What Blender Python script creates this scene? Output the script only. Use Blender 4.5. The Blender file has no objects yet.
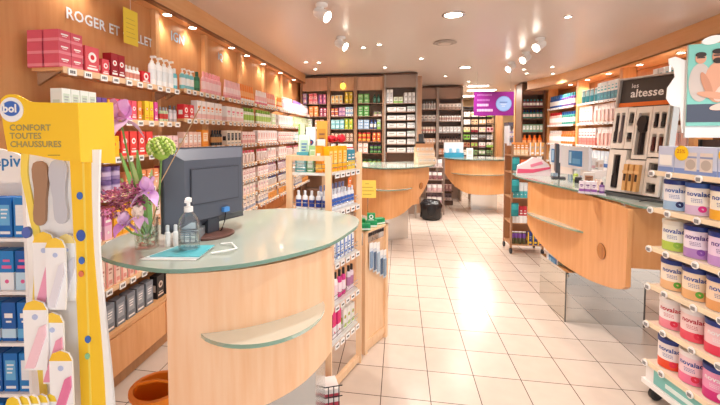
import bpy, math, random
from mathutils import Matrix, Vector
random.seed(7)
PI = math.pi
COL = bpy.context.scene.collection
SC = bpy.context.scene

# ------------------------------------------------------------------ materials
def lin(h):
    h = h.lstrip('#'); o = []
    for i in (0, 2, 4):
        c = int(h[i:i+2], 16) / 255
        o.append(c/12.92 if c <= .04045 else ((c+.055)/1.055)**2.4)
    return (o[0], o[1], o[2], 1)
MATS = {}
def M(hexc, rough=.45, metal=0, emit=0, trans=0, ior=1.45, spec=.5):
    k = (hexc, rough, metal, emit, trans, ior, spec)
    if k in MATS: return MATS[k]
    m = bpy.data.materials.new('paint'); m.use_nodes = True
    b = m.node_tree.nodes['Principled BSDF']
    b.inputs['Base Color'].default_value = lin(hexc)
    b.inputs['Roughness'].default_value = rough
    b.inputs['Metallic'].default_value = metal
    b.inputs['IOR'].default_value = ior
    b.inputs['Specular IOR Level'].default_value = spec
    if trans: b.inputs['Transmission Weight'].default_value = trans
    if emit:
        b.inputs['Emission Color'].default_value = lin(hexc)
        b.inputs['Emission Strength'].default_value = emit
    MATS[k] = m
    return m
def wood(h1, h2, rough=.35, axis='Z', scale=1.0):
    k = ('wood', h1, h2, rough, axis, scale)
    if k in MATS: return MATS[k]
    m = bpy.data.materials.new('wood'); m.use_nodes = True
    nt = m.node_tree; b = nt.nodes['Principled BSDF']
    tc = nt.nodes.new('ShaderNodeTexCoord'); mp = nt.nodes.new('ShaderNodeMapping')
    s = {'X': (1.2, 14, 14), 'Y': (14, 1.2, 14), 'Z': (14, 14, 1.2)}[axis]
    mp.inputs['Scale'].default_value = [q*scale for q in s]
    n = nt.nodes.new('ShaderNodeTexNoise'); n.inputs['Scale'].default_value = 3; n.inputs['Detail'].default_value = 6
    r = nt.nodes.new('ShaderNodeValToRGB')
    r.color_ramp.elements[0].position = .3; r.color_ramp.elements[0].color = lin(h1)
    r.color_ramp.elements[1].position = .7; r.color_ramp.elements[1].color = lin(h2)
    L = nt.links.new
    L(tc.outputs['Object'], mp.inputs['Vector']); L(mp.outputs[0], n.inputs['Vector'])
    L(n.outputs['Fac'], r.inputs[0]); L(r.outputs[0], b.inputs['Base Color'])
    b.inputs['Roughness'].default_value = rough
    MATS[k] = m
    return m
def glass_mat(hexc='#ffffff', rough=0.0):
    """thin clear glass: mostly transparent with a fresnel gloss"""
    k = ('glass', hexc, rough)
    if k in MATS: return MATS[k]
    m = bpy.data.materials.new('clear_glass'); m.use_nodes = True
    nt = m.node_tree; nt.nodes.clear()
    o = nt.nodes.new('ShaderNodeOutputMaterial'); t = nt.nodes.new('ShaderNodeBsdfTransparent')
    g = nt.nodes.new('ShaderNodeBsdfGlossy'); g.inputs['Roughness'].default_value = rough+.03
    t.inputs[0].default_value = lin(hexc)
    lw = nt.nodes.new('ShaderNodeLayerWeight'); lw.inputs[0].default_value = .5
    f = nt.nodes.new('ShaderNodeMapRange'); f.inputs['From Min'].default_value = .2; f.inputs['To Min'].default_value = .03; f.inputs['To Max'].default_value = .75
    nt.links.new(lw.outputs['Facing'], f.inputs[0])
    x = nt.nodes.new('ShaderNodeMixShader')
    L = nt.links.new
    L(f.outputs[0], x.inputs[0]); L(t.outputs[0], x.inputs[1]); L(g.outputs[0], x.inputs[2]); L(x.outputs[0], o.inputs[0])
    MATS[k] = m
    return m
def floor_mat():
    m = bpy.data.materials.new('floor_tiles'); m.use_nodes = True
    nt = m.node_tree; b = nt.nodes['Principled BSDF']; L = nt.links.new
    tc = nt.nodes.new('ShaderNodeTexCoord'); mp = nt.nodes.new('ShaderNodeMapping')
    mp.inputs['Location'].default_value = (-.2+.0025+3, -.212+.0025+3, 0)
    br = nt.nodes.new('ShaderNodeTexBrick'); br.offset = 0; br.offset_frequency = 1; br.squash = 1
    br.inputs['Scale'].default_value = 1
    br.inputs['Brick Width'].default_value = .3; br.inputs['Row Height'].default_value = .3
    br.inputs['Mortar Size'].default_value = .0028; br.inputs['Mortar Smooth'].default_value = .2
    br.inputs['Color1'].default_value = lin('#d9c8ba'); br.inputs['Color2'].default_value = lin('#d3c1b2')
    br.inputs['Mortar'].default_value = lin('#4b3d36')
    n = nt.nodes.new('ShaderNodeTexNoise'); n.inputs['Scale'].default_value = 9; n.inputs['Detail'].default_value = 5
    mx = nt.nodes.new('ShaderNodeMixRGB'); mx.blend_type = 'MULTIPLY'; mx.inputs[0].default_value = .16
    L(tc.outputs['Object'], mp.inputs[0]); L(mp.outputs[0], br.inputs['Vector']); L(tc.outputs['Object'], n.inputs['Vector'])
    L(br.outputs['Color'], mx.inputs[1]); L(n.outputs['Fac'], mx.inputs[2]); L(mx.outputs[0], b.inputs['Base Color'])
    b.inputs['Roughness'].default_value = .22
    return m
WALLW = wood('#cb8a54', '#d59a64', .4, 'Z', .6)
FASC = wood('#d79d68', '#e0ab78', .4, 'Y', .6)
BEECH = wood('#edb98d', '#f3caa5', .32, 'Z', .8)
BEECH2 = wood('#dd9c62', '#e8ad76', .3, 'Z', .7)
SHELFW = wood('#d69a64', '#e2ac78', .4, 'Y', .8)
POSTW = wood('#e9bd90', '#f2cda5', .4, 'Z', 1)
BACKW = wood('#c79b7b', '#d2a888', .45, 'Z', .7)
WHITE = M('#f4f3f1', .4); GREY = M('#8b8c8e', .4); DARK = M('#2c2c30', .4); STEEL = M('#c9cacc', .25, 1)
MIRROR = M('#d8d6d0', .04, 1)
def gtop():
    m = bpy.data.materials.new('frosted_green_glass'); m.use_nodes = True
    b = m.node_tree.nodes['Principled BSDF']
    b.inputs['Base Color'].default_value = lin('#cbd5ca'); b.inputs['Roughness'].default_value = .07
    b.inputs['Transmission Weight'].default_value = .35; b.inputs['IOR'].default_value = 1.6
    return m
GTOP = gtop()
GEDGE = M('#8fb8a6', .15, 0, 0, .4)

# ------------------------------------------------------------------ mesh builder
class MB:
    def __init__(s): s.v = []; s.f = []; s.m = []; s.sm = []; s.mats = []
    def mi(s, mat):
        if mat not in s.mats: s.mats.append(mat)
        return s.mats.index(mat)
    def add(s, vs, fs, mat, smooth=False, T=None):
        o = len(s.v); k = s.mi(mat)
        for p in vs: s.v.append(tuple(T @ Vector(p)) if T else tuple(p))
        for f in fs: s.f.append([o+i for i in f]); s.m.append(k); s.sm.append(smooth)
        return s
    def box(s, x0, x1, y0, y1, z0, z1, mat, T=None):
        vs = [(x, y, z) for z in (z0, z1) for y in (y0, y1) for x in (x0, x1)]
        return s.add(vs, [(0, 2, 3, 1), (4, 5, 7, 6), (0, 1, 5, 4), (2, 6, 7, 3), (0, 4, 6, 2), (1, 3, 7, 5)], mat, False, T)
    def rbox(s, x0, x1, y0, y1, z0, z1, r, mat, T=None, n=3):
        """box with rounded vertical edges"""
        pts = []
        for cx, cy, a in ((x1-r, y1-r, 0), (x0+r, y1-r, 90), (x0+r, y0+r, 180), (x1-r, y0+r, 270)):
            for i in range(n+1):
                t = math.radians(a+90*i/n); pts.append((cx+r*math.cos(t), cy+r*math.sin(t)))
        return s.prism(pts, z0, z1, mat, T)
    def prism(s, pts, z0, z1, mat, T=None, side=None):
        n = len(pts)
        vs = [(p[0], p[1], z0) for p in pts]+[(p[0], p[1], z1) for p in pts]
        s.add(vs, [list(range(n))[::-1], list(range(n, 2*n))], mat, False, T)
        o = len(s.v); s.add(vs, [(i, (i+1) % n, n+(i+1) % n, n+i) for i in range(n)], side or mat, False, T)
        return s
    def plate(s, pts, y0, y1, mat, T=None, side=None):
        """outline in x,z extruded along y (y0 = front)"""
        n = len(pts)
        vs = [(p[0], y0, p[1]) for p in pts]+[(p[0], y1, p[1]) for p in pts]
        s.add(vs, [list(range(n)), list(range(n, 2*n))[::-1]], mat, False, T)
        s.add(vs, [(i, n+i, n+(i+1) % n, (i+1) % n) for i in range(n)], side or mat, False, T)
        return s
    def quad(s, x0, x1, z0, z1, y, mat, T=None):
        return s.add([(x0, y, z0), (x1, y, z0), (x1, y, z1), (x0, y, z1)], [(0, 1, 2, 3)], mat, False, T)
    def lathe(s, prof, mat, n=14, T=None, cap=True, smooth=True, mats=None):
        vs = [(r*math.cos(2*PI*i/n), r*math.sin(2*PI*i/n), z) for r, z in prof for i in range(n)]
        for j in range(len(prof)-1):
            mm = mats[j] if mats else mat
            ring = [vs[j*n+i] for i in range(n)]+[vs[(j+1)*n+i] for i in range(n)]
            s.add(ring, [(i, (i+1) % n, n+(i+1) % n, n+i) for i in range(n)], mm, smooth, T)
        if cap:
            if prof[0][0] > 1e-5: s.add(vs[:n], [list(range(n))[::-1]], mats[0] if mats else mat, False, T)
            if prof[-1][0] > 1e-5: s.add(vs[-n:], [list(range(n))], mats[-1] if mats else mat, False, T)
        return s
    def disc(s, cx, cz, r, y, mat, n=16, rx=None, T=None):
        vs = [(cx+(rx or r)*math.cos(2*PI*i/n), y, cz+r*math.sin(2*PI*i/n)) for i in range(n)]
        return s.add(vs, [list(range(n))], mat, False, T)
    def tube(s, path, r, mat, n=6, rads=None, T=None):
        P = [Vector(p) for p in path]; vs = []; up = Vector((0, 0, 1))
        for i, p in enumerate(P):
            t = (P[min(i+1, len(P)-1)]-P[max(i-1, 0)]).normalized()
            a = t.cross(up if abs(t.z) < .9 else Vector((1, 0, 0))).normalized(); b = t.cross(a)
            rr = rads[i] if rads else r
            for k in range(n): vs.append(p+a*rr*math.cos(2*PI*k/n)+b*rr*math.sin(2*PI*k/n))
        fs = [(j*n+i, j*n+(i+1) % n, (j+1)*n+(i+1) % n, (j+1)*n+i) for j in range(len(P)-1) for i in range(n)]
        fs += [list(range(n)), list(range(len(P)*n-n, len(P)*n))[::-1]]
        return s.add(vs, fs, mat, True, T)
    def strip(s, A, B, mat, thick=None, smooth=True):
        """ruled surface between two polylines"""
        n = len(A)
        return s.add(list(A)+list(B), [(i, i+1, n+i+1, n+i) for i in range(n-1)], mat, smooth)
    def ball(s, c, r, mat, n=10, m=6, sz=1.0, T=None):
        prof = [(max(1e-4, r*math.sin(PI*j/m)), -r*sz*math.cos(PI*j/m)) for j in range(m+1)]
        return s.lathe(prof, mat, n, (T or Matrix()) @ Matrix.Translation(c), cap=False)
    def mesh(s, name):
        me = bpy.data.meshes.new(name); me.from_pydata([tuple(q) for q in s.v], [], s.f)
        for m in s.mats: me.materials.append(m)
        me.polygons.foreach_set('material_index', s.m); me.polygons.foreach_set('use_smooth', s.sm)
        me.validate(); me.update()
        return me
    def obj(s, name, parent=None, loc=(0, 0, 0), rz=0):
        o = bpy.data.objects.new(name, s.mesh(name)); COL.objects.link(o)
        o.location = loc; o.rotation_euler = (0, 0, rz)
        if parent: o.parent = parent
        return o
def tag(o, label=None, cat=None, group=None, kind=None):
    if label: o['label'] = label
    if cat: o['category'] = cat
    if group: o['group'] = group
    if kind: o['kind'] = kind
    return o
def struct(name, mb, loc=(0, 0, 0), rz=0): return tag(mb.obj(name, None, loc, rz), kind='structure')
def empty(name, loc, rz=0, label=None, cat=None, group=None):
    o = bpy.data.objects.new(name, None); COL.objects.link(o); o.location = loc; o.rotation_euler = (0, 0, rz)
    o.empty_display_size = .1
    return tag(o, label, cat, group)
def text_mb(mb, body, size, mat, x, y, z, T=None, bold=.0, spacing=1.0, align='LEFT', wrap=None):
    """text standing in the x,z plane facing -y, appended to a builder"""
    c = bpy.data.curves.new('t', 'FONT'); c.body = body; c.size = size; c.align_x = align; c.offset = bold
    c.space_character = spacing; c.resolution_u = 2
    o = bpy.data.objects.new('t', c); COL.objects.link(o)
    dg = bpy.context.evaluated_depsgraph_get(); dg.update()
    me = bpy.data.meshes.new_from_object(o.evaluated_get(dg))
    vs = []
    for v in me.vertices:
        if wrap:
            a = v.co.x/wrap; vs.append((x+wrap*math.sin(a), y+wrap-wrap*math.cos(a), z+v.co.y))
        else: vs.append((x+v.co.x, y, z+v.co.y))
    mb.add(vs, [list(p.vertices) for p in me.polygons], mat, False, T)
    bpy.data.objects.remove(o); bpy.data.curves.remove(c); bpy.data.meshes.remove(me)
    return mb

# ------------------------------------------------------------------ camera
Hc = 1.612
cam = bpy.data.cameras.new('camera'); co = bpy.data.objects.new('camera', cam); COL.objects.link(co)
co.location = (0, 0, Hc); co.rotation_euler = (PI/2-math.radians(2.53), 0, math.atan(61.5/384))
cam.sensor_width = 36; cam.lens = 384/720*36; cam.shift_x = 22/720; cam.shift_y = -51.5/720
cam.clip_start = .05; SC.camera = co
SC.view_settings.view_transform = 'Standard'; SC.view_settings.look = 'None'
SC.view_settings.gamma = 1; SC.view_settings.exposure = EXPO = .80; SC.view_settings.use_curve_mapping = False

# ------------------------------------------------------------------ room shell
CZ = 2.78
struct('floor', MB().box(-2.4, 4.6, -2.2, 14.2, -.08, 0, floor_mat()))
ceilm = M('#d4c4b9', .3, spec=.4)
struct('ceiling', MB().box(-2.4, 4.6, -2.2, 14.2, CZ, CZ+.08, ceilm))
struct('wall_left', MB().box(-2.3, -2.0, -2.2, 7.95, 0, CZ, WALLW))
struct('wall_back_left', MB().box(-2.0, .34, 7.95, 8.05, 0, CZ, BACKW))
struct('wall_alcove', MB().box(.34, .44, 7.95, 10.0, 0, CZ, BACKW))
struct('wall_back_center', MB().box(.34, 1.5, 9.98, 10.08, 0, CZ, BACKW))
struct('wall_right', MB().box(3.62, 3.74, 3.6, 9.75, 0, CZ, WALLW))
struct('wall_back_right', MB().box(2.72, 3.74, 9.75, 9.85, 0, CZ, WALLW))
struct('wall_stockroom_left', MB().box(1.4, 1.5, 10.08, 14.0, 0, CZ, M('#d9bfa6')))
struct('wall_stockroom_right', MB().box(4.4, 4.5, 9.85, 14.0, 0, CZ, M('#e3c9a4')))
struct('wall_stockroom_back', MB().box(1.4, 4.5, 13.9, 14.0, 0, CZ, M('#e8c696')))
struct('wall_front_left', MB().box(-2.3, -1.9, -2.3, -2.2, 0, CZ, WALLW))
struct('wall_shop_front', MB().box(-1.9, 4.4, -2.3, -2.2, 2.6, CZ, WALLW))
# the shop front is open glazing: steel frames only
w = MB()
for x in (-1.9, .2, 2.3, 4.35): w.box(x, x+.05, -2.28, -2.22, 0, 2.6, STEEL)
w.box(-1.9, 4.4, -2.28, -2.22, 2.55, 2.6, STEEL); w.box(-1.9, 4.4, -2.28, -2.22, 0, .06, STEEL)
struct('window_1', w)
w = MB()
for y in (-2.15, -.2, 1.7, 3.5): w.box(4.38, 4.44, y, y+.05, 0, 2.6, STEEL)
w.box(4.38, 4.44, -2.15, 3.55, 2.55, 2.6, STEEL); w.box(4.38, 4.44, -2.15, 3.55, 0, .06, STEEL)
struct('window_2', w)
struct('wall_right_pier', MB().box(3.74, 4.5, 3.58, 3.74, 0, CZ, WALLW))
struct('wall_window_head', MB().box(4.36, 4.46, -2.2, 3.6, 2.6, CZ, WALLW))

# fascias with their soffits
struct('trim_1', MB().box(-1.87, -1.84, -2.2, 7.42, 2.62, CZ, FASC).box(-2.0, -1.87, -2.2, 7.42, 2.62, 2.64, FASC)
       .box(-1.885, -1.835, -2.2, 7.42, 2.605, 2.62, M('#7a4a2c')))
fr = [(4.2, 3.06), (5.0, 3.09), (6.0, 3.13), (7.0, 3.15), (7.8, 3.12), (8.5, 2.98), (9.1, 2.78)]
def dens(p, k=6):
    """Catmull-Rom through points"""
    out = []
    for i in range(len(p)-1):
        a, b, c, d = p[max(i-1, 0)], p[i], p[i+1], p[min(i+2, len(p)-1)]
        for j in range(k):
            t = j/k
            out.append(tuple(.5*((2*b[q])+(-a[q]+c[q])*t+(2*a[q]-5*b[q]+4*c[q]-d[q])*t*t+(-a[q]+3*b[q]-3*c[q]+d[q])*t**3) for q in range(len(b))))
    out.append(tuple(p[-1]))
    return out
fc = dens([(x, y) for y, x in [(3.74, 3.05)]+fr], 5)
tm = MB()
tm.prism(fc+[(2.78, 9.74), (3.6, 9.74), (3.6, 3.76)], 2.585, 2.60, FASC)
tm.prism(fc+[(x+.03, y+.01) for x, y in fc[::-1]], 2.585, CZ, FASC)
struct('trim_2', tm)

# ------------------------------------------------------------------ products
CACHE = {}
def deco(mb, w, d, h, style, c2, c3, side=True):
    e = .0006; f = -d/2-e
    A = M(c2); B = M(c3)
    if style == 'band':
        mb.quad(-w/2, w/2, h*.08, h*.32, f, A); mb.quad(-w*.3, w*.3, h*.6, h*.72, f, B); mb.quad(-w*.2, w*.2, h*.48, h*.53, f, B)
    elif style == 'panel':
        mb.quad(-w*.36, w*.36, h*.3, h*.82, f, A)
        for k in range(3): mb.quad(-w*.25, w*(.25-.06*k), h*(.68-.1*k), h*(.72-.1*k), f-e, B)
        mb.quad(-w*.36, w*.36, h*.08, h*.15, f, B)
    elif style == 'dot':
        r = min(w, h)*.3
        mb.disc(0, h*.6, r, f, A, 14); mb.disc(0, h*.6, r*.5, f-e, B, 10); mb.quad(-w*.38, w*.38, h*.12, h*.2, f, A)
        mb.quad(-w*.28, w*.28, h*.25, h*.29, f, A)
    elif style == 'stripe':
        mb.quad(-w/2, -w*.2, 0, h, f, A); mb.quad(-w*.1, w*.4, h*.6, h*.68, f, B); mb.quad(-w*.1, w*.3, h*.48, h*.53, f, B)
        mb.quad(-w*.1, w*.4, h*.1, h*.25, f, A)
    elif style == 'split':
        mb.quad(-w/2, w/2, 0, h*.45, f, A); mb.quad(-w*.35, w*.35, h*.55, h*.63, f, B); mb.quad(-w*.25, w*.25, h*.72, h*.78, f, B)
        mb.disc(0, h*.22, min(w, h)*.15, f-e, B, 10)
    if side:
        for sx in (-1, 1):
            x = sx*(w/2+e)
            if style in ('band', 'split'):
                z0, z1 = (h*.08, h*.32) if style == 'band' else (0, h*.45)
                q = [(x, -d/2, z0), (x, d/2, z0), (x, d/2, z1), (x, -d/2, z1)]
            else: q = [(x, -d*.3, h*.3), (x, d*.3, h*.3), (x, d*.3, h*.6), (x, -d*.3, h*.6)]
            mb.add(q if sx > 0 else q[::-1], [(0, 1, 2, 3)], A)
def build(kind, spec):
    """returns [(partname or None, mesh, offset)] - first is the body"""
    k = (kind,)+tuple(spec)
    if k in CACHE: return CACHE[k]
    mb = MB(); parts = []
    if kind == 'carton':
        w, d, h, c1, st, c2, c3 = spec
        mb.box(-w/2, w/2, -d/2, d/2, 0, h, M(c1)); deco(mb, w, d, h, st, c2, c3)
        parts = [('body', mb.mesh('carton'))]
    elif kind == 'bottle':
        w, d, h, c1, st, c2, c3 = spec; r = w/2; s = d/w
        T = Matrix.Diagonal((1, s, 1, 1))
        pr = [(r*.9, 0), (r, h*.02), (r, h*.2), (r, h*.55), (r, h*.66), (r*.85, h*.73), (r*.4, h*.78)]
        B = M(c1, .3); mb.lathe(pr, B, 12, T, mats=[B, B, M(c2), B, B, B])
        parts = [('bottle', mb.mesh('bottle'))]
        c = MB()
        if st == 'pump':
            c.lathe([(r*.42, h*.77), (r*.42, h*.84), (r*.15, h*.85), (r*.15, h*.94)], M(c3, .35), 10)
            c.box(-r*.3, r*.3, -r*.95, r*.25, h*.935, h*1.0, M(c3, .35)); 
            parts.append(('pump', c.mesh('pump')))
        else:
            c.lathe([(r*.48, h*.765), (r*.48, h*.98), (r*.4, h)], M(c3, .35), 10); parts.append(('cap', c.mesh('cap')))
    elif kind == 'tube':
        w, d, h, c1, st, c2, c3 = spec; n = 12; r = w/2
        vs = []; prof = [(.9, h*.18, .9), (1, h*.3, .8), (1, h*.6, .55), (1.02, h*.97, .12), (1.02, h, .1)]
        for a, z, q in prof:
            for i in range(n): vs.append((a*r*math.cos(2*PI*i/n), q*r*math.sin(2*PI*i/n)*d/w*1.2, z))
        for j in range(4):
            mb.add(vs[j*n:(j+2)*n], [(i, (i+1) % n, n+(i+1) % n, n+i) for i in range(n)], M(c2 if j == 1 else c1, .35), True)
        mb.add(vs[-n:], [list(range(n))], M(c1)); mb.add(vs[:n], [list(range(n))[::-1]], M(c1))
        parts = [('tube', mb.mesh('tube'))]
        c = MB().lathe([(r*.82, 0), (r*.85, h*.18)], M(c3, .35), 12); parts.append(('cap', c.mesh('cap')))
    elif kind == 'jar':
        w, d, h, c1, st, c2, c3 = spec; r = w/2
        mb.lathe([(r*.9, 0), (r, h*.06), (r, h*.3), (r, h*.6), (r*.95, h*.68)], M(c1), 14, mats=[M(c1), M(c1), M(c2), M(c1)])
        parts = [('jar', mb.mesh('jar'))]
        c = MB().lathe([(r, h*.69), (r*1.02, h*.72), (r*1.02, h*.98), (r*.95, h)], M(c3), 14); parts.append(('lid', c.mesh('lid')))
    elif kind == 'pouch':
        w, d, h, c1, st, c2, c3 = spec; n = 6
        rows = [(0, .3), (.12, .9), (.5, 1), (.85, .5), (.92, .06), (1, .06)]
        for sgn in (-1, 1):
            vs = [(-w/2+w*i/n, sgn*max(.0012, d/2*b*math.sin(PI*min(max(i/n, .06), .94))), h*a) for a, b in rows for i in range(n+1)]
            for j in range(len(rows)-1):
                mm = M(c2 if j in (2,) and sgn < 0 else (c3 if j == 4 else c1), .35)
                fs = [(j*(n+1)+i, j*(n+1)+i+1, (j+1)*(n+1)+i+1, (j+1)*(n+1)+i) for i in range(n)]
                mb.add(vs, fs if sgn < 0 else [q[::-1] for q in fs], mm, True)
        parts = [('pouch', mb.mesh('pouch'))]
    elif kind == 'bagpack':      # clear hanging pack with card header
        w, d, h, c1, st, c2, c3 = spec
        mb.box(-w/2, w/2, -d*.06, d*.06, 0, h, M(c1)); mb.rbox(-w*.38, w*.38, -d/2, -d*.06, h*.08, h*.68, min(d*.2, w*.1), M(c2, .2))
        mb.quad(-w/2, w/2, h*.8, h, -d*.06-.0006, M(c3))
        parts = [('body', mb.mesh('hanging_pack'))]
    CACHE[k] = parts
    return parts
PROTO = {}
NOBJ = [0]
def put(name, cat, label, group, kind, spec, loc, rz=0, plain=False):
    parts = build(kind, spec)
    if kind in ('carton', 'pouch', 'bagpack') or plain and False:
        o = bpy.data.objects.new(name, parts[0][1]); COL.objects.link(o)
    else:
        o = bpy.data.objects.new(name, None); COL.objects.link(o); o.empty_display_size = .03
        for nm, me in parts:
            c = bpy.data.objects.new(nm, me); COL.objects.link(c); c.parent = o
    o.location = loc; o.rotation_euler = (0, 0, rz); tag(o, label, cat, group); NOBJ[0] += 1
    return o
def row(p0, dirv, length, n_out, name, cat, label, group, kind, spec, gap=.006, stack=1, rows=1, jit=.004, parent_rz=0, wj=0):
    """fill a stretch of shelf: p0 = start point (front edge), dirv = unit xy along the shelf, n_out = unit xy pointing out"""
    w, d, h = spec[:3]; n = max(1, int((length+gap)/(w+gap)))
    step = length/n if n > 1 else length
    step = min(step, w+gap*3)
    rz = math.atan2(n_out[1], n_out[0])+PI/2
    for i in range(n):
        for s in range(stack):
            for r in range(rows):
                t = (i+.5)*step; o = d/2+.012+r*(d+.01)+random.uniform(0, jit)
                x = p0[0]+dirv[0]*t-n_out[0]*o; y = p0[1]+dirv[1]*t-n_out[1]*o
                put(name, cat, label, group, kind, spec, (x, y, p0[2]+s*(h+.0005)), rz+(random.uniform(-.03, .03) if kind != 'carton' else 0))
def shelf(name, label, group, p0, dirv, length, n_out, depth, mat, thick=.018, tags=True, lip=None, step=.11, bracket=True):
    """a board with its price tags; p0 = top front start"""
    rz = math.atan2(n_out[1], n_out[0])+PI/2
    # local x runs along the shelf when looking at its front (from -y side)
    T = (Vector((dirv[0], dirv[1])) - Vector((math.cos(rz), math.sin(rz)))).length
    flip = T > .1
    loc = (p0[0]+(dirv[0]*length if flip else 0), p0[1]+(dirv[1]*length if flip else 0), p0[2])
    root = empty(name, loc, rz, label, 'shelf', group)
    b = MB().box(0, length, 0, depth, -thick, 0, mat)
    brd = b.obj('board', root)
    if lip: MB().box(0, length, -.004, 0, -.03, .004, lip).obj('ticket_strip', brd)
    if tags:
        n = int(length/step)
        for i in range(n):
            x = (i+.5)*length/n+random.uniform(-.01, .01)
            m = MB().box(x-.026, x+.026, -.012, -.006, -.038, -.002, WHITE)
            for q in range(3): m.box(x-.016+q*.012, x-.008+q*.012, -.0126, -.012, -.028, -.012, DARK)
            m.obj('price_tag', brd)
    if bracket:
        for x in (.04, length-.04):
            MB().add([(x-.008, depth, -thick), (x+.008, depth, -thick), (x-.008, depth, -.09), (x+.008, depth, -.09), (x-.008, depth*.25, -thick), (x+.008, depth*.25, -thick)],
                     [(0, 1, 3, 2), (2, 3, 5, 4), (0, 2, 4), (1, 5, 3), (0, 4, 5, 1)], STEEL).obj('bracket', root)
    return root

# colours
PK='#f08aa0'; HP='#e0305f'; RD='#d92b35'; DR='#8e1830'; OR='#f28a35'; YE='#f6c522'; WH='#f6f3f0'; CR='#f1ded0'; LP='#f4c8cc'
TE='#4fb6bd'; DG='#2f5a43'; GN='#9ccf5b'; LG='#cfe6b5'; BL='#3d74bd'; NV='#2b3a7c'; PU='#7b4a9c'; LI='#b79bd0'; BR='#8a5638'; GY='#9fa3a8'; SL='#6c7480'; BK='#26262a'; MT='#bfe3da'; LB='#a9cfe6'; TN='#d8b48c'; SA='#f2b49a'

# ------------------------------------------------------------------ left wall display
XF = -1.80
bays = [(1.78, 2.87), (2.93, 3.67), (3.73, 4.55), (4.61, 5.40), (5.46, 6.27), (6.33, 7.36)]
bn = ['first', 'second', 'third', 'fourth', 'fifth', 'last']
for y in (2.90, 3.70, 4.58, 5.43, 6.30):
    tag(MB().box(-1.999, -1.955, y-.026, y+.026, .47, 2.618, wood('#e0a56d', '#eab680', .4, 'Z', 1)).obj('wall_upright'),
        'wooden upright between two bays of the left wall shelving', 'upright', 'uprights of the left wall')
tiers0 = [('topmost', 1.965), ('second', 1.705), ('third', 1.47), ('fourth', 1.24), ('fifth', .965), ('sixth', .665)]
tiers1 = [('topmost', 1.985), ('second', 1.74), ('third', 1.50), ('fourth', 1.27), ('fifth', 1.08), ('sixth', .90), ('seventh', .72)]
# closed base cabinet under the shelves
t = empty('base_cabinet', (-1.95, 4.4, 0), 0, 'long low wooden base cabinet running under the left wall shelves', 'cabinet')
L0 = -4.4
MB().box(-.045, .21, -3.4, 2.98, .10, .36, BEECH2).box(-.045, .22, -3.4, 2.98, .36, .385, SHELFW).obj('body', t)
MB().box(-.045, .17, -3.4, 2.98, 0, .10, wood('#b98556', '#c59364')).obj('plinth', t)
for i in range(8):
    MB().box(.21, .222, -3.38+i*.79, -2.60+i*.79, .11, .355, BEECH2).obj('door', t)
shelf_tags = []
def Lrow(z, y0, y1, name, cat, desc, kind, spec, where, gap=.006, stack=1, rows=1):
    row((-1.75, y0, z), (0, 1), y1-y0, (1, 0), name, cat, desc+' on '+where, desc+' '+where, kind, spec, gap, stack, rows)
for bi, (y0, y1) in enumerate(bays):
    for tn, z in (tiers0 if bi == 0 else tiers1):
        dep = .19
        m = SHELFW
        shelf('wall_shelf', f'{tn} wooden shelf in the {bn[bi]} bay of the left wall', None, (-1.75, y0, z), (0, 1), y1-y0, (1, 0), dep, m,
              tags=True, lip=(M('#e7c39a') if tn != 'third' else None), step=.10, bracket=(tn == 'topmost'))
sp = lambda w, d, h, c1, st, c2, c3: (w, d, h, c1, st, c2, c3)
# bay one (nearest)
W0 = 'the topmost left shelf'
Lrow(1.965, 1.77, 1.93, 'soap_box', 'box', 'pink boxes stacked three high at the near end', 'carton', sp(.075, .09, .065, '#d95b6e', 'band', '#e88a96', WH), W0, .003, 3, 2)
Lrow(1.965, 1.94, 2.05, 'gift_box', 'box', 'rosy box with a round white label', 'carton', sp(.10, .07, .15, '#dd5b66', 'dot', WH, RD), W0)
Lrow(1.965, 2.07, 2.13, 'gift_box', 'box', 'small rosy box with a white disc', 'carton', sp(.055, .06, .10, '#e0525e', 'dot', WH, RD), W0)
Lrow(1.965, 2.14, 2.27, 'perfume_carton', 'box', 'dark crimson carton with a flower seal', 'carton', sp(.058, .06, .15, '#9c1f2c', 'dot', WH, RD), W0)
Lrow(1.965, 2.275, 2.42, 'cologne_bottle', 'bottle', 'small white bottle with a red label', 'bottle', sp(.034, .03, .10, WH, 'cap', '#d98d7c', '#e7ded6'), W0, .002)
Lrow(1.965, 2.425, 2.52, 'gift_box', 'box', 'flat red gift box with a white flower', 'carton', sp(.09, .08, .085, RD, 'dot', WH, RD), W0)
Lrow(1.965, 2.54, 2.83, 'pump_bottle', 'bottle', 'tall white pump bottle', 'bottle', sp(.066, .05, .215, '#f7f6f4', 'pump', '#e9ecec', WH), W0, .004)
Lrow(1.965, 2.84, 2.86, 'lotion_bottle', 'bottle', 'turquoise bottle with white cap', 'bottle', sp(.05, .04, .17, '#6cc3cf', 'cap', '#dff1f2', WH), W0, .004)
W0 = 'the second left shelf'
Lrow(1.705, 1.78, 2.02, 'wipes_box', 'box', 'pale grey and white upright box', 'carton', sp(.055, .07, .15, '#e6ebe4', 'panel', '#c7d5c3', GY), W0)
Lrow(1.705, 2.02, 2.10, 'soap_carton', 'box', 'violet carton with yellow seal', 'carton', sp(.036, .06, .125, '#6d4c92', 'dot', YE, WH), W0)
Lrow(1.705, 2.105, 2.15, 'soap_carton', 'box', 'amber carton with pale seal', 'carton', sp(.04, .06, .12, '#eda23c', 'dot', WH, BR), W0)
Lrow(1.705, 2.155, 2.37, 'soap_carton', 'box', 'coral pink carton with white seal', 'carton', sp(.048, .06, .13, '#ef5a72', 'dot', WH, HP), W0)
Lrow(1.705, 2.375, 2.45, 'soap_carton', 'box', 'orange carton with white seal', 'carton', sp(.035, .06, .13, '#f0913d', 'dot', WH, RD), W0)
Lrow(1.705, 2.455, 2.55, 'soap_carton', 'box', 'lemon yellow carton with a figure', 'carton', sp(.042, .06, .14, '#f3cf35', 'dot', OR, WH), W0)
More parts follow.
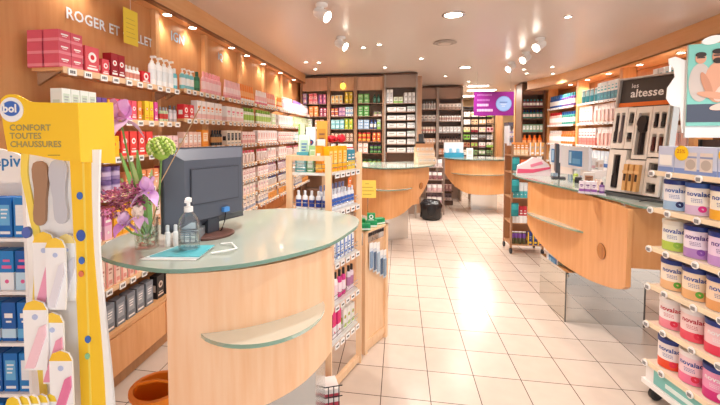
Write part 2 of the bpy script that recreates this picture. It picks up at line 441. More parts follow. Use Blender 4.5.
Lrow(1.705, 2.555, 2.63, 'soap_carton', 'box', 'magenta carton with pale seal', 'carton', sp(.036, .06, .14, '#d94e9a', 'dot', WH, PU), W0)
Lrow(1.705, 2.635, 2.74, 'nail_polish', 'bottle', 'little green and red bottle', 'bottle', sp(.03, .03, .11, '#b9c9a0', 'cap', '#c33c34', GY), W0)
Lrow(1.705, 2.75, 2.86, 'perfume_bottle', 'bottle', 'smoky clear bottle with grey cap', 'bottle', sp(.042, .035, .13, '#b9aeb0', 'cap', '#d8ced0', '#5e5a60'), W0)
W0 = 'the third left shelf'
Lrow(1.47, 1.80, 2.02, 'cream_carton', 'box', 'plain white carton', 'carton', sp(.06, .06, .12, WH, 'band', LP, GY), W0)
Lrow(1.47, 2.03, 2.11, 'cream_carton', 'box', 'plum carton with cream seal', 'carton', sp(.065, .06, .14, '#5e2f5f', 'dot', CR, PU), W0)
Lrow(1.47, 2.115, 2.20, 'cream_carton', 'box', 'golden yellow carton', 'carton', sp(.07, .06, .13, '#f1b929', 'dot', YE, OR), W0)
Lrow(1.47, 2.21, 2.54, 'cream_carton', 'box', 'bright red carton with round seal', 'carton', sp(.066, .06, .16, '#e84743', 'dot', WH, RD), W0)
Lrow(1.47, 2.55, 2.86, 'cream_carton', 'box', 'pale pink carton with silver band', 'carton', sp(.06, .06, .13, '#f1cdcf', 'band', '#d6b9bd', '#b38c93'), W0)
W0 = 'the fourth left shelf'
Lrow(1.24, 1.80, 2.06, 'gift_tin', 'jar', 'cream and brown round tin', 'jar', sp(.085, .085, .10, '#d9c0a4', 'x', '#8b6a55', '#c9b190'), W0, stack=1)
Lrow(1.24, 2.07, 2.22, 'gift_tin', 'jar', 'lilac round tin', 'jar', sp(.07, .07, .085, '#9b86b8', 'x', '#c9b9da', '#75609b'), W0, stack=2)
Lrow(1.24, 2.24, 2.6, 'soap_pack', 'box', 'salmon orange pack', 'carton', sp(.06, .06, .12, '#ee9a66', 'split', '#f3c3a4', WH), W0)
Lrow(1.24, 2.62, 2.86, 'soap_pack', 'box', 'wine red pack', 'carton', sp(.06, .06, .13, '#9b3442', 'panel', '#e9c5bd', WH), W0)
W0 = 'the fifth left shelf'
Lrow(.965, 1.82, 2.04, 'refill_box', 'box', 'white and lilac tall box', 'carton', sp(.055, .07, .19, '#f0e2ea', 'band', '#cf86c4', PU), W0)
Lrow(.965, 2.05, 2.12, 'refill_box', 'box', 'orchid pink tall box', 'carton', sp(.06, .07, .19, '#e08bc0', 'split', '#f1c3df', WH), W0)
Lrow(.965, 2.13, 2.36, 'refill_box', 'box', 'saffron yellow tall box with dots', 'carton', sp(.07, .07, .19, '#f3b22e', 'dot', '#fbe08a', OR), W0)
Lrow(.965, 2.37, 2.86, 'refill_box', 'box', 'peach coloured tall box', 'carton', sp(.07, .07, .18, '#eec3a0', 'panel', WH, BR), W0)
W0 = 'the sixth left shelf'
Lrow(.665, 1.80, 2.5, 'care_carton', 'box', 'beige carton with rose side', 'carton', sp(.055, .08, .17, '#efd2c2', 'stripe', '#e3998f', '#b6766c'), W0)
Lrow(.665, 2.52, 2.86, 'care_carton', 'box', 'white carton with mauve foot', 'carton', sp(.055, .08, .17, '#f2e6e2', 'band', '#b793a9', '#8c6d80'), W0)
W0 = 'the left base cabinet'
Lrow(.386, 1.80, 2.02, 'sock_pack', 'pack', 'slate pouch with a yellow flap', 'pouch', sp(.10, .05, .16, '#7d858f', 'x', '#98a0aa', '#e8cf45'), W0)
Lrow(.386, 2.03, 2.52, 'sock_pack', 'pack', 'slate grey stocking box', 'carton', sp(.078, .06, .17, '#7b828c', 'panel', '#a1a8b1', WH), W0)
Lrow(.386, 2.54, 2.95, 'sock_pack', 'pack', 'black stocking box with pale seal', 'carton', sp(.085, .06, .17, '#2a2628', 'dot', '#d9c7b8', '#6b4b3c'), W0)
Lrow(.386, 2.97, 4.3, 'sock_pack', 'pack', 'white stocking box', 'carton', sp(.085, .06, .17, '#e9e5e2', 'panel', '#cfd6dd', GY), W0)
# bays two to six
def fam(b, tn): return f'the {tn} shelf of the {bn[b]} left bay'
lists = {
 1: {'topmost': [('lotion_bottle', 'bottle', 'teal bottle with white pump', 'bottle', sp(.055, .045, .17, '#7fc8cc', 'pump', WH, WH), .32), ('lotion_bottle', 'bottle', 'dark green bottle', 'bottle', sp(.06, .05, .18, '#2f6a4c', 'cap', '#4a8b62', DG), .16), ('lotion_bottle', 'bottle', 'rose pink tall bottle', 'bottle', sp(.055, .045, .2, '#f2b0b4', 'cap', '#f7d6d5', '#f0a0a4'), .52)],
     'second': [('heart_box', 'box', 'red gift carton with white ribbon', 'carton', sp(.075, .06, .12, '#d8343c', 'dot', WH, RD), .3), ('sun_carton', 'box', 'white and pale pink tall carton', 'carton', sp(.07, .06, .17, '#f6eeec', 'band', '#f2c5c0', OR), .7)],
     'third': [('scent_box', 'box', 'pale rose carton', 'carton', sp(.06, .06, .13, '#eec7b8', 'panel', WH, '#c98f7f'), .42), ('scent_box', 'box', 'vivid orange box with white panel', 'carton', sp(.11, .06, .15, '#f39a2b', 'panel', '#fbe6c4', OR), .28), ('scent_box', 'box', 'black and amber small bottle', 'bottle', sp(.04, .04, .15, '#2d2b2a', 'cap', '#c08a52', BK), .3)]},
 2: {'topmost': [('hair_tube', 'tube', 'soft pink standing tube', 'tube', sp(.06, .045, .19, '#f3bfc2', 'x', '#f8dede', '#e79aa0'), .5), ('hair_tube', 'tube', 'orange standing tube', 'tube', sp(.06, .045, .2, '#f08b3c', 'x', '#f6b276', WH), .5)],
     'second': [('sun_carton', 'box', 'wide white carton with pink foot', 'carton', sp(.1, .06, .16, '#f8f4f2', 'band', '#f4d2cd', PK), .6), ('sun_carton', 'box', 'apple green and white bottle', 'bottle', sp(.07, .05, .18, '#e9f0dc', 'cap', '#a7cf5d', '#8cc04b'), .4)],
     'third': [('scent_box', 'box', 'cream box with black bottle picture', 'carton', sp(.08, .06, .15, '#efe2d2', 'panel', '#3a3634', GY), .5), ('scent_box', 'box', 'blush pink carton', 'carton', sp(.07, .06, .14, '#f3d8d3', 'band', '#e6a6a0', RD), .5)]},
 3: {'topmost': [('hair_tube', 'tube', 'white tube with pink neck', 'tube', sp(.065, .045, .18, '#f9efee', 'x', '#f3c4c4', PK), .5), ('hair_tube', 'tube', 'coral tube', 'tube', sp(.06, .045, .19, '#f2a08b', 'x', '#f7cdbf', WH), .5)],
     'second': [('sun_carton', 'box', 'lime striped bottle with green cap', 'bottle', sp(.075, .05, .18, '#f1f4e6', 'cap', '#b9d977', '#9bc85a'), .7), ('sun_carton', 'box', 'white box with leaf green side', 'carton', sp(.08, .06, .16, '#f6f6f1', 'stripe', '#b4d48b', GN), .3)],
     'third': [('scent_box', 'box', 'white and shell pink carton', 'carton', sp(.09, .06, .16, '#f8f0ee', 'panel', '#f1d3cf', '#d9837f'), 1)]},
 4: {'topmost': [('hair_tube', 'tube', 'bright orange upright tube', 'tube', sp(.06, .045, .18, '#f0873a', 'x', '#f7c99e', WH), .3), ('hair_bottle', 'bottle', 'tall white bottle with lilac label', 'bottle', sp(.065, .05, .2, '#f7f4f5', 'cap', '#e3d8ea', WH), .7)],
     'second': [('sun_carton', 'box', 'white carton with grey lettering', 'carton', sp(.08, .06, .16, '#f7f4f1', 'panel', '#eae0da', GY), 1)],
     'third': [('scent_box', 'box', 'light pink box with red corner', 'carton', sp(.085, .06, .15, '#f6e4e0', 'split', '#f4cfc8', RD), 1)]},
 5: {'topmost': [('hair_bottle', 'bottle', 'lilac bottle', 'bottle', sp(.06, .05, .19, '#b9a3d1', 'cap', '#e2d8ee', '#8c6db5'), .5), ('hair_bottle', 'bottle', 'pink and grey bottle', 'bottle', sp(.06, .05, .17, '#eeb7bb', 'cap', '#f6dcdc', GY), .5)],
     'second': [('sun_carton', 'box', 'light green leafy box', 'carton', sp(.08, .06, .17, '#cfe3b0', 'panel', '#eef5e0', GN), 1)],
     'third': [('scent_box', 'box', 'white box with sea blue foot', 'carton', sp(.085, .06, .15, '#f3f4f4', 'band', '#b9dbe0', TE), 1)]},
}
low = {
 'fourth': [('cream_pack', 'pack', 'white pack with a blush window', 'carton', (.09, .05, .15, '#f5ebe7', 'panel', '#efcfca', '#c98a86')), ('cream_pack', 'pack', 'hanging white pack with red header', 'bagpack', (.08, .04, .15, '#f5efec', 'x', '#ead8d2', '#d9576a'))],
 'fifth': [('brush_pack', 'pack', 'hanging pale pack with a mauve header', 'bagpack', (.075, .04, .13, '#f3ece9', 'x', '#e3cfd6', '#b989ad')), ('brush_pack', 'pack', 'rose and white flat box', 'carton', (.085, .05, .12, '#f3dedb', 'split', '#f7efec', '#c77f86'))],
 'sixth': [('file_pack', 'pack', 'hanging white pack with a navy header', 'bagpack', (.07, .035, .12, '#f4efec', 'x', '#d9cfc9', '#4d5f9c')), ('file_pack', 'pack', 'ivory small box with a pink mark', 'carton', (.08, .05, .12, '#f4ece4', 'dot', '#eeb9b7', '#8b8fae'))],
 'seventh': [('sponge_pack', 'pack', 'amber sponge in a clear pack', 'bagpack', (.08, .05, .12, '#f0e6da', 'x', '#e9a45a', '#f2d7b7')), ('sponge_pack', 'pack', 'beige small box with slate foot', 'carton', (.08, .05, .13, '#f0e4da', 'band', '#9aa6bd', '#7d6f86'))],
}
for b in range(1, 6):
    y0, y1 = bays[b]; tz = dict(tiers1)
    for tn, items in lists[b].items():
        y = y0+.01; tot = y1-y0-.02
        for nm, cat, desc, kind, spc, fr_ in items:
            Lrow(tz[tn], y, y+tot*fr_-.008, nm, 'bottle' if kind in ('bottle', 'tube') else cat, desc, kind, spc, fam(b, tn), .004)
            y += tot*fr_
    for tn in ('fourth', 'fifth', 'sixth', 'seventh'):
        its = low[tn]; y = y0+.01; tot = y1-y0-.02; k = b % 2
        for q in (0, 1):
            nm, cat, desc, kind, spc = its[(q+k) % 2]
            Lrow(tz[tn], y, y+tot*.5-.008, nm, cat, desc, kind, spc, fam(b, tn), .006); y += tot*.5
# wall lettering above the shelves
def lettering(body, y, z, size, label, col='#e3edf4'):
    o = text_mb(MB(), body, size, M(col, .3), 0, 0, 0, spacing=1.05, bold=.002)
    ob = o.obj('sign_lettering', None, (-1.992, y, z), PI/2); tag(ob, label, 'sign')
lettering('ROGER ET GALLET', 2.06, 2.315, .094, 'silver ROGER ET GALLET lettering high on the left wall')
lettering('IGN', 3.14, 2.44, .12, 'short pale blue lettering on the second bay of the left wall', '#b9dcf2')
lettering('IQ', 4.03, 2.44, .11, 'small pale blue lettering on the third bay of the left wall', '#b9dcf2')
# yellow paper notice hanging from the soffit
t = empty('notice', (-1.93, 2.55, 2.26), PI/2, 'yellow paper notice hanging above the topmost left shelf', 'notice')
m = MB().box(-.075, .075, 0, .002, 0, .25, M('#f4d94a', .6))
for k in range(5): m.quad(-.05, .05-.01*(k % 3), .05+k*.032, .053+k*.032, -.0006, M('#b8a046'))
m.obj('sheet', t)
MB().tube([(0, .001, .25), (0, .001, .358)], .0015, WHITE).obj('hanging_thread', t)
# soffit downlights, real recessed lamps
def downlight(x, y, z, r, label, group, power, spot=True, size=None, mat=None):
    root = empty('downlight', (x, y, z), 0, label, 'ceiling light', group)
    MB().lathe([(r, -.001), (r*1.3, -.001), (r*1.3, -.008), (r, -.012), (r, -.001)], STEEL, 20, cap=False).obj('trim_ring', root)
    MB().lathe([(1e-4, -.004), (r, -.004)], M('#fff2dd', .5, 0, 14), 20, cap=False).obj('lamp_lens', root)
    l = bpy.data.lights.new('lamp', 'SPOT' if spot else 'AREA')
    if spot: l.spot_size = math.radians(130); l.spot_blend = .8; l.shadow_soft_size = size or r
    else: l.shape = 'DISK'; l.size = size or r*2
    l.energy = power*1.6; l.color = (1, .94, .88)
    o = bpy.data.objects.new('lamp', l); COL.objects.link(o); o.parent = root; o.location = (0, 0, -.02)
    return root
for i, y in enumerate((1.2, 2.1, 3.0, 3.4, 4.25, 4.7, 5.3, 6.1, 6.9)):
    downlight(-1.93, y, 2.62, .035, 'small round downlight in the soffit above the left wall shelves', 'left soffit downlights', 2.5)
for i, y in enumerate((4.45, 5.2, 6.0, 6.8, 7.5, 8.2)):
    downlight(3.30, y, 2.585, .04, 'small round downlight in the soffit above the right wall shelves', 'right soffit downlights', 8)
for (x, y, r, lb) in ((.51, 3.93, .085, 'large round ceiling downlight nearest the viewer'), (1.12, 7.02, .085, 'large round ceiling downlight near the purple hanging sign')):
    downlight(x, y, CZ, r, lb, None, 60)
for (x, y) in ((-.27, 5.06), (-.49, 5.20), (.32, 6.09), (-.26, 6.8), (-1.5, 6.1), (-1.3, 6.16), (-1.5, 6.8), (1.64, 4.17), (.9, 8.0), (1.5, 8.9), (2.2, 7.4), (2.4, 7.9), (2.6, 7.2), (2.9, 8.0),
               (.6, 1.6), (-.6, 1.6), (1.6, 1.6), (0.3, 9.0), (-.9, 2.3)):  # this row is added out of view, only to fill the room with light
    downlight(x, y, CZ, .03, 'tiny round halogen downlight set in the ceiling', 'small ceiling halogens', 24)
# track spotlights
def spotlight(x, y, lb, tilt):
    root = empty('spotlight', (x, y, CZ), tilt, lb, 'spotlight', 'white adjustable ceiling spotlights')
    MB().lathe([(.055, 0), (.055, -.02), (.02, -.03), (.02, -.08)], WHITE, 14).obj('ceiling_mount', root)
    T = Matrix.Translation((0, 0, -.09)) @ Matrix.Rotation(math.radians(60), 4, 'Y')
    MB().lathe([(.03, .08), (.045, .06), (.05, -.02), (.055, -.07)], WHITE, 14, T).obj('lamp_head', root); lh = root.children[-1]
    MB().lathe([(1e-4, -.072), (.048, -.072)], M('#fff6e8', .5, 0, 10), 14, T, cap=False).obj('lamp_lens', lh)
for x, y, a, w_ in ((1.68, 5.06, .5, 'white adjustable ceiling spotlight, nearest of the row of three'), (1.77, 5.88, .5, 'white adjustable ceiling spotlight, middle one of the row of three'), (1.78, 6.65, .5, 'white adjustable ceiling spotlight, farthest of the row of three'),
                    (-.70, 3.44, 2.8, 'white adjustable ceiling spotlight above the black monitor side'), (-.705, 4.63, 2.8, 'white adjustable ceiling spotlight behind the one at the top edge')):
    spotlight(x, y, w_, a)
t = empty('ceiling_vent', (.56, 5.09, CZ), 0, 'round grey ventilation outlet in the ceiling', 'vent')
MB().lathe([(.13, 0), (.15, -.012), (.12, -.02), (.10, -.01)], M('#a89a90'), 24).obj('outer_ring', t)
MB().lathe([(1e-4, -.03), (.075, -.028), (.08, -.018), (.05, -.012)], M('#cdbfb4'), 24).obj('center_disc', t)
def panel_light(x0, x1, y0, y1, lb, g=None, e=5):
    t = empty('panel_light', ((x0+x1)/2, (y0+y1)/2, CZ), 0, lb, 'ceiling light', g); w, d = (x1-x0)/2, (y1-y0)/2
    MB().box(-w, w, -d, d, -.02, 0, WHITE).obj('frame', t)
    MB().box(-w+.03, w-.03, -d+.03, d-.03, -.024, -.02, M('#fff4e6', .5, 0, e)).obj('diffuser', t)
    l = bpy.data.lights.new('lamp', 'AREA'); l.shape = 'RECTANGLE'; l.size = 2*w-.08; l.size_y = 2*d-.08; l.energy = 14; l.color = (1, .95, .88)
    o = bpy.data.objects.new('lamp', l); COL.objects.link(o); o.parent = t; o.location = (0, 0, -.03)
panel_light(1.6, 2.1, 9.55, 9.8, 'bright rectangular ceiling panel light behind the purple sign, nearer one', None, 8)
panel_light(1.75, 2.5, 10.5, 10.8, 'bright rectangular ceiling panel light, middle of three beyond the purple sign', None, 8)
panel_light(3.3, 3.9, 10.9, 11.3, 'added rectangular fill light over the stockroom right side', None, 8)  # added out of view to brighten the stockroom
panel_light(1.75, 2.5, 12.0, 12.4, 'added rectangular fill light, farthest beyond the purple sign', None, 8)  # extra panel, added for more light at the back
t = MB().box(.55, 1.45, 2.95, 3.50, CZ-.012, CZ, M('#efe4da')).obj('ceiling_hatch'); tag(t, 'pale flat ceiling hatch at the top edge of the photo', 'ceiling panel')

# ------------------------------------------------------------------ back wall cabinets
def cabinet(x0, x1, y, ztop, depth, zs, name, label, frame, backm, header=None):
    root = empty(name, ((x0+x1)/2, y, 0), 0, label, 'shelving'); w = (x1-x0)/2 - .0005
    MB().box(-w, -w+.03, 0, depth, 0, ztop, frame).obj('side_panel', root); MB().box(w-.03, w, 0, depth, 0, ztop, frame).obj('side_panel', root)
    MB().box(-w+.03, w-.03, depth-.02, depth, 0, ztop, backm).obj('back_panel', root)
    MB().box(-w, w, -.01, depth, ztop, ztop+.02, M('#6b4a3a')).obj('top_board', root)
    if header: MB().box(-w+.03, w-.03, .06, .08, header, ztop, backm).obj('header_panel', root)
    for z in zs: MB().box(-w+.031, w-.031, .02, depth-.021, z-.015, z, M('#8a6a58')).obj('shelf_board', root)
    return root
DARKB = wood('#9c7558', '#ab8466')
BY = 7.44
zsb = [2.21, 1.96, 1.71, 1.47, 1.24, .92, .5]
def Brow(x0, x1, y, z, name, cat, desc, kind, spc, where, stack=1, gap=.006):
    row((x0, y, z), (1, 0), x1-x0, (0, -1), name, cat, desc+' on '+where, desc+' '+where, kind, spc, gap, stack)
ordn = ['top', 'second', 'third', 'fourth', 'fifth', 'sixth']
def C_(ds, c, st, c2, c3, w=.08, h=.095, stack=2, kind='carton', frac=1.0): return (ds, kind, (w, .07, h, c, st, c2, c3), stack, frac)
specs = {
 0: (-1.95, -1.38, 'leftmost wall case', [
    [C_('purple carton', LI, 'panel', WH, PU, .07, .1, 2, frac=.25), C_('pink carton', '#f08c98', 'split', '#f6c4c6', RD, .075, .1, 2, frac=.4), C_('rose and violet carton', '#e07a95', 'stripe', PU, WH, .065, .09, 2, frac=.35)],
    [C_('light blue carton', '#8cbcdc', 'band', WH, BL, .07, .1, 2, frac=.25), C_('orange carton', '#f0863a', 'panel', '#f7b679', WH, .085, .1, 2, frac=.45), C_('maroon carton', '#a33f5c', 'dot', LP, WH, .06, .085, 2, frac=.3)],
    [C_('white carton', WH, 'panel', '#dfe8d2', GN, .08, .1, 2, frac=.5), C_('peach carton', SA, 'band', WH, OR, .08, .09, 2, frac=.5)],
    [C_('cream carton', CR, 'dot', PK, WH, .08, .1, 2)], [C_('pink and white carton', LP, 'split', WH, RD, .08, .1, 2)]]),
 1: (-1.38, -.85, 'second wall case from the left', [
    [C_('cream carton', '#efe2c6', 'dot', YE, RD, .065, .08, 2, frac=.6), C_('yellow carton', '#ecd04a', 'stripe', '#c9a72c', WH, .065, .11, 2, frac=.4)],
    [C_('red and cream carton', '#b04a50', 'band', CR, YE, .06, .08, 2, frac=.35), C_('violet carton', '#b583b0', 'panel', LP, PU, .06, .085, 2, frac=.3), C_('pale blue carton', '#b8d2e6', 'split', WH, BL, .07, .09, 2, frac=.35)],
    [C_('aqua carton', '#84c0c6', 'panel', '#d5ecec', TE, .08, .09, 2, frac=.6), C_('grass green carton', '#8fb84a', 'dot', YE, WH, .07, .1, 2, frac=.4)],
    [C_('brown carton', '#8d6a55', 'dot', CR, OR, .07, .08, 2, frac=1)], [C_('white and red carton', '#efe6e2', 'band', RD, WH, .08, .09, 2)]]),
 2: (-.85, -.30, 'third wall case from the left', [
    [C_('fresh green box', '#58a64c', 'panel', '#9fd08a', WH, .10, .09, 2, frac=.62), C_('dark green bottle', '#2c5a47', 'cap', '#5b8a78', '#1f3b31', .06, .17, 1, 'bottle', .38)],
    [C_('green box', '#4f9a48', 'panel', '#86c476', WH, .10, .10, 2, frac=.65), C_('grey brown box', '#857a72', 'band', CR, GN, .07, .09, 1, frac=.35)],
    [C_('sky blue carton', '#9fc0dc', 'panel', '#dbe8f2', BL, .10, .06, 3, frac=.5), C_('navy and white bottle', '#5f76a8', 'cap', WH, NV, .055, .18, 1, 'bottle', .3), C_('white and green carton', '#c7d8c0', 'split', GN, NV, .06, .09, 2, frac=.2)],
    [C_('orange jar', '#e8853e', 'x', '#f4cf6a', RD, .07, .085, 2, 'jar', .6), C_('red and yellow carton', '#cf4a3c', 'dot', YE, WH, .07, .085, 2, frac=.4)],
    [C_('beige pink carton', '#e8c9b8', 'panel', WH, RD, .09, .1, 2, frac=.5), C_('dark green round jar', '#3d7a3f', 'x', '#7fb06a', '#4b2f5a', .07, .08, 2, 'jar', .5)],
    [C_('plum jar', '#5a3b56', 'x', GN, '#2f4a32', .08, .1, 2, 'jar', 1)]]),
}
def nice(t_): return t_ if t_.startswith('the') else 'the '+t_
for k, (x0, x1, nm, rows_) in specs.items():
    cabinet(x0, x1, 7.44, 2.72, .42, zsb, 'wall_case', f'packed tall wooden case, {nm} on the back wall', DARKB, BACKW, 2.46)
    for j, its in enumerate(rows_):
        x = x0+.04; tot = x1-x0-.08
        for ds, kind, spc, stack, fr_ in its:
            Brow(x, x+tot*fr_-.004, 7.46, zsb[j], {'jar': 'jar', 'bottle': 'bottle'}.get(kind, 'medicine_box'), {'jar': 'jar', 'bottle': 'bottle'}.get(kind, 'box'), ds, kind, spc, f'the {ordn[j]} shelf of the {nm}', stack, .005)
            x += tot*fr_
zd = [2.20, 2.04, 1.88, 1.73, 1.57, 1.42, 1.26]
GRW = M('#a3968b', .4)
cabinet(-.295, .33, 7.42, 2.74, .44, zd, 'wall_case', 'grey framed tall case with rows of long white packs, right of the green boxes', GRW, M('#a68c7c', .5), 2.50)
Brow(-.255, -.13, 7.44, 2.20, 'medicine_box', 'box', 'tall white carton', 'carton', sp(.055, .07, .26, WH, 'panel', '#dfdfdf', GY), 'the top shelf of the grey case')
Brow(-.12, .06, 7.44, 2.20, 'medicine_box', 'box', 'pale green low carton', 'carton', sp(.08, .07, .12, '#dfe6c8', 'band', GN, GY), 'the top shelf of the grey case')
Brow(.07, .29, 7.44, 2.20, 'medicine_box', 'box', 'white and grey upright carton', 'carton', sp(.065, .07, .2, '#ececec', 'stripe', '#c7c7c7', GY), 'the top shelf of the grey case')
for j in range(1, 7):
    Brow(-.24, .12, 7.44, zd[j], 'bandage_box', 'box', 'long white bandage box', 'carton', sp(.17, .08, .085, '#eeece8', 'band', '#d9d4cc', '#7a7670'), f'the {(ordn+["seventh"])[j]} shelf of the grey case')
    Brow(.14, .29, 7.44, zd[j], 'bandage_box', 'box', 'small grey and white box', 'carton', sp(.065, .08, .1, ['#d9dcdd', '#c8d6cf', '#cfcac6'][j % 3], 'split', '#eee', GY) if False else sp(.065, .08, .1, ['#d9dcdd', '#c8d6cf', '#cfcac6'][j % 3], 'split', '#eeeeee', GY), f'the {(ordn+["seventh"])[j]} shelf of the grey case')
# small oval wall lamp on the second case
t = empty('wall_lamp', (-1.10, 7.46, 2.47), 0, 'small glowing yellow oval lamp on the header of the second wall case', 'lamp')
MB().ball((0, .01, .08), .05, M('#ffd84a', .4, 0, 1.6), 14, 10, 1.25).obj('lamp_bulb', t)
MB().lathe([(.02, .135), (.02, .16), (.01, .17)], STEEL, 10, Matrix.Translation((0, .01, 0))).obj('lamp_socket', t)

# alcove cases (farther back)
zc = [2.20, 1.92, 1.64, 1.38, 1.12]
for x0, x1, nm in ((.45, .90, 'left alcove case'), (.90, 1.48, 'right alcove case')):
    cabinet(x0, x1, 9.5, 2.72, .42, zc, 'alcove_case', f'grey framed case of white products in the far alcove, {nm}', GRW, M('#a88d7d', .5), 2.46)
    A = [('white bottle', 'bottle', sp(.055, .05, .2, WH, 'cap', '#d7dde0', GY)), ('grey topped carton', 'carton', sp(.08, .07, .15, '#e6e2dd', 'band', GY, BK)), ('cream tube', 'tube', sp(.055, .05, .15, '#f0e6d8', 'x', '#e3a79a', WH)),
         ('peach carton', 'carton', sp(.07, .07, .13, '#ebc5a6', 'panel', WH, BR)), ('brown carton', 'carton', sp(.08, .07, .14, '#b58a6e', 'dot', WH, BK))]
    B = [('brown striped carton', 'carton', sp(.08, .07, .14, '#eadfd6', 'split', '#a58d7d', BK)), ('white bottle', 'bottle', sp(.05, .05, .17, '#f2f0ee', 'cap', '#c9a79c', '#5c4a44')), ('pale grey carton', 'carton', sp(.07, .07, .15, '#dcdcda', 'panel', WH, '#5a5a60')),
         ('dark brown bottle', 'bottle', sp(.055, .05, .17, '#6b5148', 'cap', '#d9c7b9', BK)), ('orange brown carton', 'carton', sp(.08, .07, .14, '#d8a07a', 'dot', WH, BR))]
    for j in range(5):
        ds, kind, spc = (A if x0 < .8 else B)[j]
        Brow(x0+.035, x1-.035, 9.52, zc[j], 'bottle' if kind == 'bottle' else 'care_product', 'bottle' if kind in ('bottle', 'tube') else 'box', ds, kind, spc, f'the {ordn[j]} shelf of the {nm}')

# stockroom: black grid racks and far wall cases
RX0, RX1, RY = 1.72, 2.86, 12.4
root = empty('stock_rack', (RX0, RY, 0), 0, 'black grid rack full of small products beyond the far counter', 'shelving')
m = MB()
zr = [.5+.235*i for i in range(9)]
for z in zr: MB().box(0, RX1-RX0, .001, .3, z-.014, z, M('#2b2422')).obj('shelf_board', root)
for i in range(6): MB().box(i*(RX1-RX0)/5-.01, i*(RX1-RX0)/5+.01, -.02, -.002, 0, 2.46, M('#241e1d')).obj('upright', root)
MB().box(0, RX1-RX0, .3, .31, 0, 2.46, M('#7a604e')).obj('back_panel', root)
MB().box(0, RX1-RX0, 0, .3, 2.44, 2.46, M('#2b2422')).obj('top_board', root)
pal = [(['cream', CR], ['white', WH]), (['white', WH], ['tan', TN]), (['beige', '#e5cdb0'], ['rose', LP]), (['bright green', '#7cc043'], ['grey', GY]), (['brown', '#a5785a'], ['white', WH]), (['pale', '#eadfce'], ['green', '#7da070']), (['coral', '#d9735c'], ['cream', CR]), (['slate', SL], ['white', WH])]
for j in range(1, 8):
    z = zr[j]
    for i in range(5):
        nmc, c = pal[8-j-1][0 if (i < 2 or (j % 2 and i < 3)) else 1]
        x0 = RX0+i*(RX1-RX0)/5+.012; x1 = RX0+(i+1)*(RX1-RX0)/5-.012
        Brow(x0, x1, RY, z, 'stock_box', 'box', f'small {nmc} box in column {["one","two","three","four","five"][i]}', 'carton', sp(.085, .08, .15, c, ['dot', 'panel', 'band', 'split'][(i+j) % 4], [WH, DR, '#5d4a44', GN][(i*2+j) % 4], BK), f'the {["", "lowest", "second lowest", "third lowest", "middle", "third highest", "second highest", "highest"][j]} rack shelf', 1, .01)
# wood pillar + glazed display beyond
tag(MB().box(2.9, 3.06, 12.2, 12.4, 0, CZ, wood('#c08a5c', '#cf9a6a', .4)).obj('pillar'), 'tan wooden pillar right of the black stock rack', 'pillar')
root = empty('display_fridge', (3.1, 11.7, 0), 0, 'glass fronted white display case below the purple sign', 'display case')
MB().box(0, .5, 0, .5, 0, .1, GREY).box(0, .03, 0, .5, .1, 1.85, M('#b8bcc8')).box(.47, .5, 0, .5, .1, 1.85, M('#b8bcc8')).box(0, .5, .47, .5, .1, 1.85, M('#dfe4ef')).box(0, .5, 0, .5, 1.85, 1.95, M('#3d3a48')).obj('body', root)
for z in (.5, .85, 1.2, 1.52): MB().box(.031, .469, .03, .469, z-.01, z, WHITE).obj('shelf_board', root)
MB().box(.03, .47, .002, .01, .1, 1.85, glass_mat()).obj('glass_door', root)
for j, z in enumerate((.85, 1.2, 1.52)):
    Brow(3.14, 3.56, 11.74, z, 'bottle', 'bottle', ['blue labelled bottle', 'white bottle', 'violet bottle'][j], 'bottle', sp(.06, .05, .22, ['#7d9fd6', '#eef0f6', '#9b97c9'][j], 'cap', WH, [NV, BL, WH][j]), f'the {["lower", "middle", "upper"][j]} display case shelf')

# ------------------------------------------------------------------ right wall display
XR = 3.20
rb = [(4.9, 6.25, 'near'), (6.33, 7.62, 'middle'), (7.78, 9.05, 'far')]
for y in (4.86, 6.29, 7.70, 9.09):
    tag(MB().box(3.22, 3.40, y-.04, y+.04, 0, 2.584, wood('#dd9d60', '#e6ad72', .4, 'Z', 1)).obj('wall_upright'), 'broad wooden upright between two bays of the right wall shelving', 'upright', 'uprights of the right wall')
zR = [('top', 2.15-.0), ('second', 1.80), ('third', 1.42), ('fourth', 1.05)]
ritems = {
 0: [('white and teal carton', 'carton', sp(.09, .06, .29, '#eef3f4', 'split', '#3f8fa6', TE), .5), ('teal pouch', 'pouch', sp(.12, .06, .24, '#2f8a98', 'x', '#9cc9cf', WH), .5)],
 1: [('white and rose pack', 'bagpack', sp(.11, .05, .30, '#f7eeec', 'x', '#efd2cd', '#f3e6e2'), .6), ('pink carton', 'carton', sp(.09, .06, .29, '#f3cdc9', 'panel', WH, RD), .4)],
 2: [('pale pink pack', 'bagpack', sp(.11, .05, .30, '#f5e2de', 'x', '#eec0b8', WH), .5), ('white and red carton', 'carton', sp(.085, .06, .29, '#f6f0ee', 'split', '#e9877f', RD), .5)],
 3: [('blue and white carton', 'carton', sp(.1, .06, .29, '#d9e6f2', 'band', BL, WH), 1)]}
